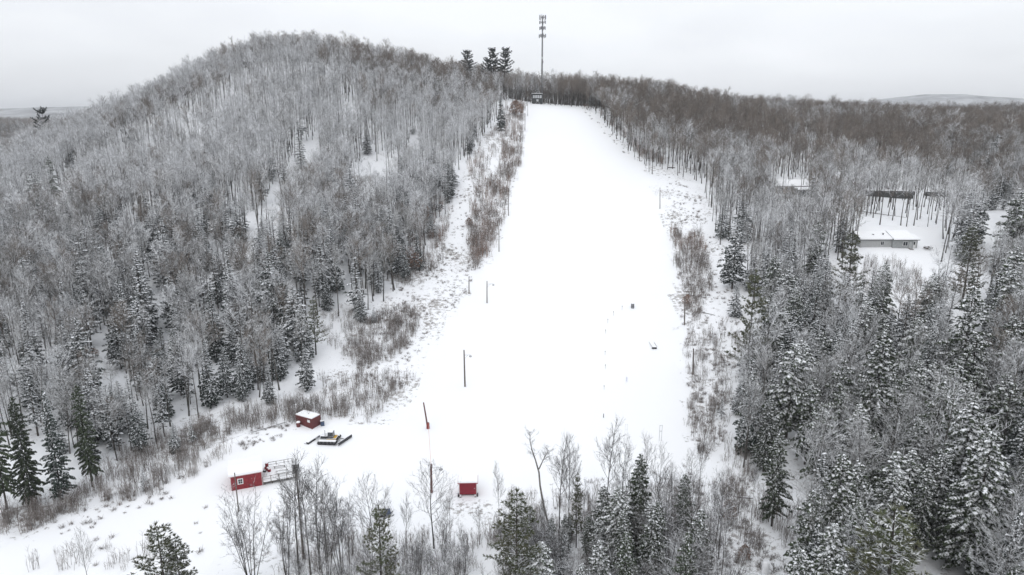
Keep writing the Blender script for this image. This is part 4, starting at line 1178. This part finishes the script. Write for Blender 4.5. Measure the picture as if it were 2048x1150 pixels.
for k, (lx, ly, lb) in enumerate(((Ws+3.4,1.1,'snow-topped bench near the front railing of the deck'), (Ws+3.3,2.0,'snow-topped bench in the middle of the deck'), (Ws+3.0,3.8,'long dark bench at the back railing of the deck'))):
    b = thing('bench', lb, 'bench', on_shed(lx, ly, .74), radians(18))
    box('seat', M['wood_grey'], b, -1.0,1.0,-.18,.18,.40,.46)
    box('seat_snow', M['roofsnow'], b, -.98,.98,-.17,.12,.462,.54)
    for sx in (-.8,.8): box('leg', M['wood_grey'], b, sx-.05,sx+.05,-.15,.15,0,.398)
b = thing('barrel_stack', 'stack of small red barrels at the shed end of the deck', 'barrels', on_shed(Ws+.8, 4.0, .62))
for k, (dx, dy, dz) in enumerate(((0,0,0),(.45,-.3,0),(.1,.2,.62),(.8,-.7,0))):
    m = MB(); m.path([(dx,dy,dz),(dx,dy,dz+.08),(dx,dy,dz+.5),(dx,dy,dz+.6)], [.24,.27,.27,.24], 12, cap=True); obj('barrel', m, M['red'], b)
    m = MB(); m.path([(dx,dy,dz+.602),(dx,dy,dz+.66)], [.22,.18], 12, cap=True)
    if k >= 1: obj('snow_cap', m, M['roofsnow'], b)
b = thing('kettle_grill', 'small black grill by the shed door on the deck', 'grill', on_shed(Ws+.5,1.9,.74))
m = MB(); m.path([(0,0,.62),(0,0,.7),(0,0,.85),(0,0,1.0),(0,0,1.06)], [.12,.28,.33,.22,.05], 12, cap=True); obj('bowl', m, M['black'], b)
for a in (0,2.1,4.2):
    m = MB(); m.path([(.3*cos(a),.3*sin(a),0),(.12*cos(a),.12*sin(a),.66)], [.025,.025], 5); obj('leg', m, M['steel_dark'], b)

# ============================================================ red snow-topped box on skids
x, y, z = ground_at(936, 992); dd = project(np.array([x]), np.array([y]), np.array([z]))[2][0]/F
W2 = 33*dd
t = thing('red_booth', 'small crimson booth with snow-covered roof near the middle of the base', 'booth', (x, y, z), radians(2))
hb = 2.35
box('wall', M['red2'], t, -W2/2,W2/2,0,2.0,.3,hb)
for sx in (-1,1):
    f = MB(); cx = sx*(W2/2+.05); f.box(cx-.06,cx+.06,-.07,.03,.1,hb+.02); obj('corner_post', f, M['pinkwhite'], t)
box('roof', M['red2'], t, -W2/2-.3,W2/2+.3,-.32,2.3,hb+.022,hb+.14)
m = MB(); m.prism([(-.25,hb+.142),(2.25,hb+.142),(2.15,hb+.40),(-.12,hb+.34)], -W2/2-.25, W2/2+.25); obj('roof_snow', m, M['roofsnow'], t)
for sx in (-1,1):
    m = MB(); cx = sx*(W2/2-.15); m.prism([(-.5,.05),(-.2,-.05),(3.0,-.05),(3.0,.28),(-.1,.28),(-.5,.2)], cx-.12, cx+.12); obj('skid', m, M['wood_grey'], t)
for sx in (-1,1):
    m = MB(); m.path([(sx*(W2/2+.32),-.05,.33),(sx*(W2/2+.14),-.05,.33)], [.38,.38], 14, cap=True); obj('tyre', m, M['black'], t)
m = MB(); m.box(W2/2-.32,W2/2-.18,-.03,-.004,1.3,1.42); obj('handle', m, M['white'], t)

# ============================================================ maroon container
C0 = np.array(ground_at(624.6, 858.4)); A0 = np.array(ground_at(592.5, 846)); B0 = np.array(ground_at(641, 852))
la = np.hypot(*(A0-C0)[:2]); ang = atan2((A0-C0)[1], (A0-C0)[0]); hc = top_at(C0[1], C0[0], 838.5) - C0[2]
wb = 2.3
t = thing('storage_container', 'maroon storage container with snow on its roof by the forest edge', 'container', tuple(C0), ang)
LC = max(4.2, la)
# local x runs along the long side away from the near corner, y (negative side) is the body depth
m = MB(); m.box(0,LC,-wb,0,.0,hc)
for k in range(1,18): m.box(k*LC/18-.03,k*LC/18+.03,.0,.03,.15,hc-.15)
for k in range(1,7): m.box(-.03,.0,-k*wb/7-.03,-k*wb/7+.03,.15,hc-.15)
obj('wall', m, M['maroon'], t)
m = MB()
for a, b in ((0,0),(LC,0),(0,-wb),(LC,-wb)): m.box(a-.06,a+.06,b-.06,b+.06,-.2,hc+.02)
m.box(.06,LC-.06,-.02,.05,hc-.1,hc+.02); m.box(-.05,.02,-wb+.06,-.06,hc-.1,hc+.02); obj('frame', m, M['maroon'], t)
m = MB(); m.box(.0,LC,-wb,0.0,hc+.021,hc+.2); obj('roof_snow', m, M['roofsnow'], t)
box('notice', M['white'], t, .45,1.15,.052,.06,hc-.85,hc-.3)
bx_ = lambda lx, ly: (C0[0]+lx*cos(ang)-ly*sin(ang), C0[1]+lx*sin(ang)+ly*cos(ang))
q = bx_(LC*.68,.75); b = thing('barrel', 'red barrel with a snow cap beside the maroon container', 'barrel', (*q, h1(*q)))
m = MB(); m.path([(0,0,-.05),(0,0,.08),(0,0,.85),(0,0,.92)], [.36,.4,.4,.36], 14, cap=True); obj('body', m, M['maroon'], b)
m = MB(); m.path([(0,0,.922),(0,0,1.08),(0,0,1.16)], [.42,.36,.12], 14, cap=True); obj('snow_cap', m, M['roofsnow'], b)
q = bx_(-.6,-wb+.1); b = thing('blue_bin', 'small blue bin at the right end of the maroon container', 'bin', (*q, h1(*q)), .4)
m = MB(); m.box(-.35,.35,-.3,.3,0,.95); obj('body', m, M['blue'], b); m = MB(); m.box(-.4,.4,-.35,.35,.952,1.05); obj('lid', m, M['steel_dark'], b)

# ============================================================ snow groomer
x, y, z = ground_at(655, 888)
t = thing('snow_groomer', 'black and yellow snow groomer with blade and tiller beside the container', 'snow groomer', (x, y, z), radians(-3), None, (1.0,1.0,1.0))
def track(yy):
    m = MB(); prof = [(-1.9,.35),(-1.6,.05),(1.5,.05),(1.9,.4),(1.7,.72),(-1.6,.72)]
    k = len(m.v); n_ = 6
    m.v += [(a,yy-.4,b) for a,b in prof] + [(a,yy+.4,b) for a,b in prof]
    for i in range(n_): m.f.append((k+i,k+(i+1)%n_,k+n_+(i+1)%n_,k+n_+i)); m.m.append(0)
    m.f.append(tuple(range(k,k+n_))); m.m.append(0); m.f.append(tuple(range(k+2*n_-1,k+n_-1,-1))); m.m.append(0)
    for i in range(15): a = -1.75+i*.25; m.box(a,a+.06,yy-.42,yy+.42,.0,.05)
    o = obj('track', m, M['black'], t)
    for cx in (-1.3,-.6,.1,.8,1.4):
        w_ = MB(); w_.path([(cx,yy-.46,.38),(cx,yy-.405,.38)], [.24,.24], 12, cap=True); obj('wheel', w_, M['steel_dark'], o)
    box('snow_cap', M['roofsnow'], o, -1.55,1.55,yy-.38,yy+.38,.722,.80)
track(-.1); track(2.3)
m = MB(); m.box(-1.5,1.6,.35,1.85,.45,.95); m.box(-1.4,-.1,.45,1.75,.95,1.35); obj('chassis', m, M['black'], t)
m = MB(); m.box(-.2,1.55,.25,.345,.62,.84); m.box(1.0,1.5,.6,1.7,.955,1.08); obj('engine_cover', m, M['yellow'], t)
m = MB(); m.box(-.05,.95,.5,1.75,1.0,1.25); m.box(-.02,.9,.52,1.72,2.0,2.12)
for cx, cy in ((-.02,.52),(.84,.52),(-.02,1.66),(.84,1.66)): m.box(cx,cx+.06,cy,cy+.06,1.25,2.0)
cab = obj('cab', m, M['steel_dark'], t); box('window', M['glass'], cab, .03,.86,.56,1.68,1.251,1.99)
m = MB(); m.path([(-.6,.7,1.3),(-.6,.7,2.5)], [.05,.04], 5); obj('exhaust', m, M['steel_dark'], t)
m = MB(); m.box(.0,.8,.6,1.6,2.122,2.22); obj('cab_snow', m, M['roofsnow'], t)
# blade in front, angled
m = MB()
for k in range(8):
    a0, a1 = -2.0+k*.5, -1.5+k*.5
    m.prism([( .0,.0),(.12,.0),(.0,.3),(.12,.62),(.0,.62),(-.10,.3)], a0, a1-.01)
bl = obj('blade', m, M['steel_dark'], t, (3.1,1.1,.05)); bl.rotation_euler = (0,0,radians(68))
m = MB(); 
for yy in (.6,1.6): m.path([(1.4,yy,.45),(2.9,yy-.1,.4)], [.09,.09], 5)
obj('push_arm', m, M['steel_dark'], t)
m = MB(); m.box(-1.7,1.7,-.25,.25,.05,.5); m.box(-1.75,1.75,.26,.75,.05,.2); tl = obj('tiller', m, M['steel_dark'], t, (-3.1,1.1,0)); tl.rotation_euler = (0,0,radians(70))
m = MB(); m.path([(-1.4,.8,.6),(-2.9,1.1,.5)], [.07,.07], 5); m.path([(-1.4,1.6,.6),(-2.9,1.2,.5)], [.07,.07], 5); obj('hitch', m, M['steel_dark'], t)
box('tiller_snow', M['roofsnow'], tl, -1.6,1.6,-.22,.22,.502,.58)

# ============================================================ blue snowmobile behind the near trees
x, y, z = ground_at(768, 1032)
t = thing('snowmobile', 'blue-grey covered snowmobile behind the foreground trees', 'snowmobile', (x, y, z), radians(20))
m = MB(); m.prism([(-.55,.45),(.55,.45),(.5,.85),(.2,1.05),(-.2,1.05),(-.5,.85)], -.2,1.0); obj('hood', m, M['blue'], t)
m = MB(); m.prism([(-.35,.45),(.35,.45),(.3,.85),(-.3,.85)], -1.5,-.21); obj('seat', m, M['bluegrey'], t)
m = MB(); m.prism([(-.3,.0),(.3,.0),(.3,.44),(-.3,.44)], -1.5,.3); obj('track', m, M['black'], t)
for sy in (-.5,.5):
    m = MB(); m.path([(-.1,sy,.05),(1.2,sy,.05),(1.5,sy,.25)], [.08,.08,.06], 5); m.path([(.6,sy,.1),(.5,sy*.7,.5)], [.04,.04], 4); obj('ski', m, M['steel_dark'], t)
m = MB(); m.path([(-.1,-.4,1.15),(0,0,1.05),(-.1,.4,1.15)], [.03]*3, 5); obj('handlebar', m, M['black'], t)
m = MB(); m.prism([(-.4,1.0),(.4,1.0),(.3,1.4),(-.3,1.4)], .3,.36); obj('windscreen', m, M['bluegrey'], t)

# ============================================================ things on the slope
def small_post(px_, py_, hgt, label, r=.05, mt='steel_dark', group='small marker stakes in a row on the slope'):
    x, y, z = ground_at(px_, py_); t = thing('marker_stake', label, 'stake', (x, y, z), 0, group)
    m = MB(); m.path([(0,0,-.2),(0,0,hgt)], [r,r*.8], 6, cap=True); obj('post', m, M[mt], t)
    m = MB(); m.box(-r*2,r*2,-r,r,hgt*.72,hgt*.95); obj('reflector', m, M['pole'], t)
names = ['topmost','second from the top','third from the top','fourth from the top','fifth from the top','sixth from the top','lowest']
for k, (a, b) in enumerate(((1244,620),(1227,631),(1215.5,646),(1211,667),(1210,710),(1210.5,737),(1208,779))):
    small_post(a, b, 1.3-.05*k, names[k] + ' of the thin stakes in the curved row on the slope', .035, 'pole')
x, y, z = ground_at(1265, 616)
t = thing('padded_barrel', 'small dark barrel at the top end of the curved row of stakes', 'barrel', (x, y, z))
m = MB(); m.path([(0,0,-.1),(0,0,.15),(0,0,1.2),(0,0,1.3)], [.42,.48,.48,.4], 12, cap=True); obj('body', m, M['steel'], t)
m = MB(); m.path([(0,0,1.302),(0,0,1.45)], [.40,.2], 12, cap=True); obj('snow_cap', m, M['roofsnow'], t)
x, y, z = ground_at(1308.5, 698)
t = thing('terrain_box', 'narrow white terrain park box with a dark near end on the slope', 'ski box', (x, y, z))
m = MB(); m.box(-.55,.55,0,4.5,-.1,.55); obj('base', m, M['roofsnow'], t)
box('end_plate', M['steel_dark'], t, -.6,.6,-.1,-.004,.05,.5)
for sx in (-.62,.62):
    m = MB(); m.path([(sx,0,.6),(sx,4.5,.6)], [.05,.05], 5); obj('rail', m, M['steel'], t)
x, y, z = ground_at(1251.5, 768)
t = thing('banner_flag', 'faint pale blue flag standing on the open slope', 'flag', (x, y, z))
m = MB(); m.path([(0,0,-.1),(0,0,1.9)], [.03,.025], 6); obj('pole', m, M['white'], t); m = MB(); m.box(.03,.34,-.01,.01,.6,1.7); obj('cloth', m, M['palblue'], t)
for a, b, c, lb in ((1251.5,878,848,'left one of the two thin slow-zone sign frames at the slope foot'), (1320.5,882,850,'right one of the two thin slow-zone sign frames at the slope foot')):
    x, y, z = ground_at(a, b); hh = top_at(y, x, c) - z
    t = thing('sign_frame', lb, 'sign frame', (x, y, z))
    for sx in (-.22,.22):
        m = MB(); m.path([(sx,0,-.2),(sx,0,hh)], [.03,.03], 6); obj('post', m, M['white'] if a < 1300 else M['steel'], t)
    m = MB(); m.path([(-.22,0,hh*.96),(.22,0,hh*.96)], [.025,.025], 5); m.path([(-.22,0,hh*.62),(.22,0,hh*.62)], [.035,.035], 5); obj('crossbar', m, M['white'] if a < 1300 else M['steel_dark'], t)
x, y, z = ground_at(1207, 835); t = thing('marker_stake', 'short dark stake above the tallest foreground bare tree', 'stake', (x, y, z))
m = MB(); m.path([(0,0,-.2),(0,0,.9)], [.08,.07], 6, cap=True); obj('post', m, M['steel_dark'], t)
# white rounded tank at the bottom of the strip
x, y, z = ground_at(1530, 1148)
t = thing('gas_tank', 'upright white rounded tank at the bottom of the right snow strip', 'tank', (x, y, z))
m = MB(); m.path([(0,0,-.2),(0,0,.1),(0,0,1.3),(0,0,1.6),(0,0,1.78),(0,0,1.84)], [.45,.5,.5,.42,.25,.05], 16, cap=True); obj('body', m, M['roofsnow'], t, smooth=True)
# logs
def log(p, q, label, r=.13, nm='fallen_log', mt='trunk_dark', cat='log'):
    a, b = np.array(ground_at(*p)), np.array(ground_at(*q)); n_ = max(2, int(np.linalg.norm(a-b)/2)); pts = []
    for i in range(n_+1):
        c = a + (b-a)*i/n_; c[2] = h1(c[0], c[1]) + r*1.0+.12; pts.append(c - a)
    t = thing(nm, label, cat, tuple(a)); m = MB(); m.path(pts, [r*(1-.3*i/n_) for i in range(n_+1)], 7, cap=True); obj('stem', m, M[mt], t)
log((440,888),(572,846),'long dark log edging the clearing left of the container', .12)
log((1372,590),(1412,597),'fallen log near the upper right pole', .12)
log((1405,626),(1430,632),'fallen log lower in the right stubble strip', .12)
log((840,536),(856,536),'short dark log under the trunks by the left trail', .22)
log((1335,336),(1350,337),'short log at the upper right clearing edge', .25)
log((1360,996),(1386,998),'dark log at the lower right corner of the slope', .12)
log((1480,997),(1505,999),'thin log across the open snow strip at lower right', .12)

# ============================================================ houses
def window(par, x0, x1, z0, z1, fm='white', yy=-.003, bars=1):
    f = box('window', M[fm], par, x0, x1, yy-.06, yy, z0, z1)
    n_ = bars+1; wv = (x1-x0-.1*(n_+1))/n_
    for k in range(n_):
        a = x0+.1+k*(wv+.1); box('pane', M['glass'], f, a, a+wv, yy-.08, yy-.062, z0+.1, z1-.1)
def gable(par, x0, x1, y0, y1, he, rise, nm='roof', ov=.4):
    ym = (y0+y1)/2
    m = MB(); m.prism([(y0-ov,he-.05),(ym,he+rise),(y1+ov,he-.05),(y1+ov,he+.12),(ym,he+rise+.17),(y0-ov,he+.12)], x0-ov, x1+ov); r = obj(nm, m, M['darkshed'], par)
    m = MB(); m.prism([(y0-ov-.03,he+.123),(ym,he+rise+.173),(y1+ov+.03,he+.123),(y1+ov,he+.42),(ym,he+rise+.5),(y0-ov,he+.42)], x0-ov-.02, x1+ov+.02); obj('roof_snow', m, M['roofsnow'], r)
    return r
def walls(par, x0, x1, y0, y1, he, rise, mt, nm='wall'):
    ym = (y0+y1)/2; m = MB(); m.prism([(y0,-.8),(y1,-.8),(y1,he-.06),(ym,he+rise-.06),(y0,he-.06)], x0, x1)
    k = int((he-.2)/.3)
    for i in range(1, k): m.box(x0+.02,x1-.02,y0-.012,y0-.001,i*.3,i*.3+.02)
    return obj(nm, m, M[mt], par)
a = np.array(ground_at(1720, 497)); b = np.array(ground_at(1837, 495)); s_ = project(np.array([a[0]]), np.array([a[1]]), np.array([a[2]]))[2][0]/F
t = thing('ranch_house', 'long grey single-storey ranch house with snowy roof in the right yard', 'house', (a[0], a[1], a[2]), radians(1))
u = s_
x1_, x2_, x3_ = 62*u, 103*u, 117*u
walls(t, 0, x1_, 0, 8.2, 2.6, 1.5, 'siding')
walls(t, x1_+.01, x2_, -.8, 8.0, 2.6, 1.7, 'siding_dark')
walls(t, x2_+.01, x3_, .5, 6.4, 2.5, .9, 'siding')
gable(t, 0, x1_-.45, 0, 8.2, 2.62, 1.5); gable(t, x1_+.4, x2_-.2, -.8, 8.0, 2.64, 1.7); gable(t, x2_+.65, x3_, .5, 6.4, 2.4, .9)
window(t, 40*u, 47*u, 1.0, 2.2); window(t, x1_+20*u, x1_+30*u, .9, 2.2, yy=-.803, bars=1)
d = box('door', M['white'], t, x2_+4*u, x2_+10.5*u, .43, .497, .1, 2.2); box('pane', M['glass'], d, x2_+5.8*u, x2_+8.6*u, .40, .427, 1.0, 1.9)
d = box('door', M['siding'], t, x1_+33*u, x1_+38*u, -.87, -.803, .1, 2.1)
m = MB()
for k in range(3): m.box(x1_+32*u,x1_+39*u,-1.3-.3*k,-1.0-.3*k,-.6,.35-.15*k)
obj('step', m, M['wood_grey'], t)
for cx, zz in ((30*u,3.6),(50*u,3.9)):
    m = MB(); m.path([(cx,1.9,zz-.6),(cx,1.9,zz+.35)], [.16,.16], 8, cap=True); m.box(cx-.25,cx+.25,1.65,2.15,zz+.352,zz+.45); obj('roof_vent', m, M['steel_dark'], t)
# mound / covered thing in the yard
x, y, z = ground_at(1856, 497)
t = thing('picnic_table', 'snow-covered picnic table in the yard right of the ranch house', 'table', (x, y, z), .3)
box('table_top', M['wood_grey'], t, -1.1,1.1,-.4,.4,.7,.76); box('snow_cap', M['roofsnow'], t, -1.05,1.05,-.36,.36,.762,.9)
for sy in (-.75,.75): box('bench', M['wood_grey'], t, -1.1,1.1,sy-.14,sy+.14,.42,.47)
for sx in (-.8,.8): box('leg', M['wood_grey'], t, sx-.05,sx+.05,-.85,.85,.0,.418)
# second house
a = np.array(ground_at(1549, 386)); s_ = project(np.array([a[0]]), np.array([a[1]]), np.array([a[2]]))[2][0]/F; u = s_
t = thing('tan_house', 'tan house with snowy roof half hidden by trunks at upper right', 'house', tuple(a), radians(2))
walls(t, 0, 70*u, 0, 9, 2.6, 1.9, 'brownwall'); gable(t, 0, 70*u, 0, 9, 2.62, 1.9)
window(t, 10*u, 17*u, 1.0, 2.2); window(t, 25*u, 32*u, 1.0, 2.2); window(t, 58*u, 64*u, .9, 2.2)
m = MB(); m.prism([(-5.0,1.55),(-.75,2.1),(-.75,2.25),(-5.0,1.7)], 36*u, 86*u); r_ = obj('carport_roof', m, M['darkshed'], t)
m = MB(); m.prism([(-5.0,1.703),(-.75,2.253),(-.75,2.5),(-5.0,2.0)], 36*u, 86*u); obj('carport_snow', m, M['roofsnow'], r_)
for cx in (38*u, 60*u, 84*u): box('carport_post', M['wood_grey'], t, cx-.08,cx+.08,-4.9,-4.74,-1.2,1.56)
box('garage_wall', M['darkshed'], t, 50*u, 80*u, -4.2,-1.0,-1.0,1.5)
# long dark sheds
for (p, q, hh, lb) in (((1736,392),(1823,398),2.1,'long low dark shed with snow behind tree trunks right of the tan house'), ((1851,392),(1897,397),1.7,'shorter low dark shed near the upper right edge')):
    a, b = np.array(ground_at(*p)), np.array(ground_at(*q)); an = atan2((b-a)[1], (b-a)[0])
    # keep the shed level and roughly square to the view
    ln = (q[0]-p[0])*project(np.array([a[0]]), np.array([a[1]]), np.array([a[2]]))[2][0]/F
    t = thing('low_shed', lb, 'shed', tuple(a), max(-.35, min(.1, an)))
    box('wall', M['darkshed'], t, 0, ln, 0, 3.2, -1.2, hh)
    m = MB(); m.prism([(-.4,hh+.003),(3.6,hh+.003),(3.6,hh+.15),(-.4,hh+.12)], -.3, ln+.3); obj('roof', m, M['darkshed'], t)
    m = MB(); m.prism([(-.2,hh+.125),(3.55,hh+.155),(3.4,hh+.4),(0.1,hh+.36)], -.2, ln+.2); obj('roof_snow', m, M['roofsnow'], t)
    for k in range(3):
        cx = ln*(.2+.3*k); box('door', M['wood_grey'], t, cx, cx+1.2, -.05,-.003, 0,hh-.2)
log((1697,420),(1814,437),'long thin rail fence along the drive above the ranch house', .14, 'rail_fence', 'trunk_dark', 'fence')

# ============================================================ haze
hz = MB(); hz.box(-5600, 6600, -1200, 8600, -25, 175)
m = bpy.data.materials.new('haze'); m.use_nodes = True; n_ = m.node_tree; n_.nodes.clear()
o_ = n_.nodes.new('ShaderNodeOutputMaterial'); v_ = n_.nodes.new('ShaderNodeVolumePrincipled')
v_.inputs['Color'].default_value = (.93,.96,1,1); v_.inputs['Density'].default_value = .00016; v_.inputs['Anisotropy'].default_value = .0
n_.links.new(v_.outputs[0], o_.inputs['Volume'])
HAZE = True
if HAZE: tag(obj('haze', hz, m), 'pale winter haze over the distant hills', 'haze', None, 'stuff')
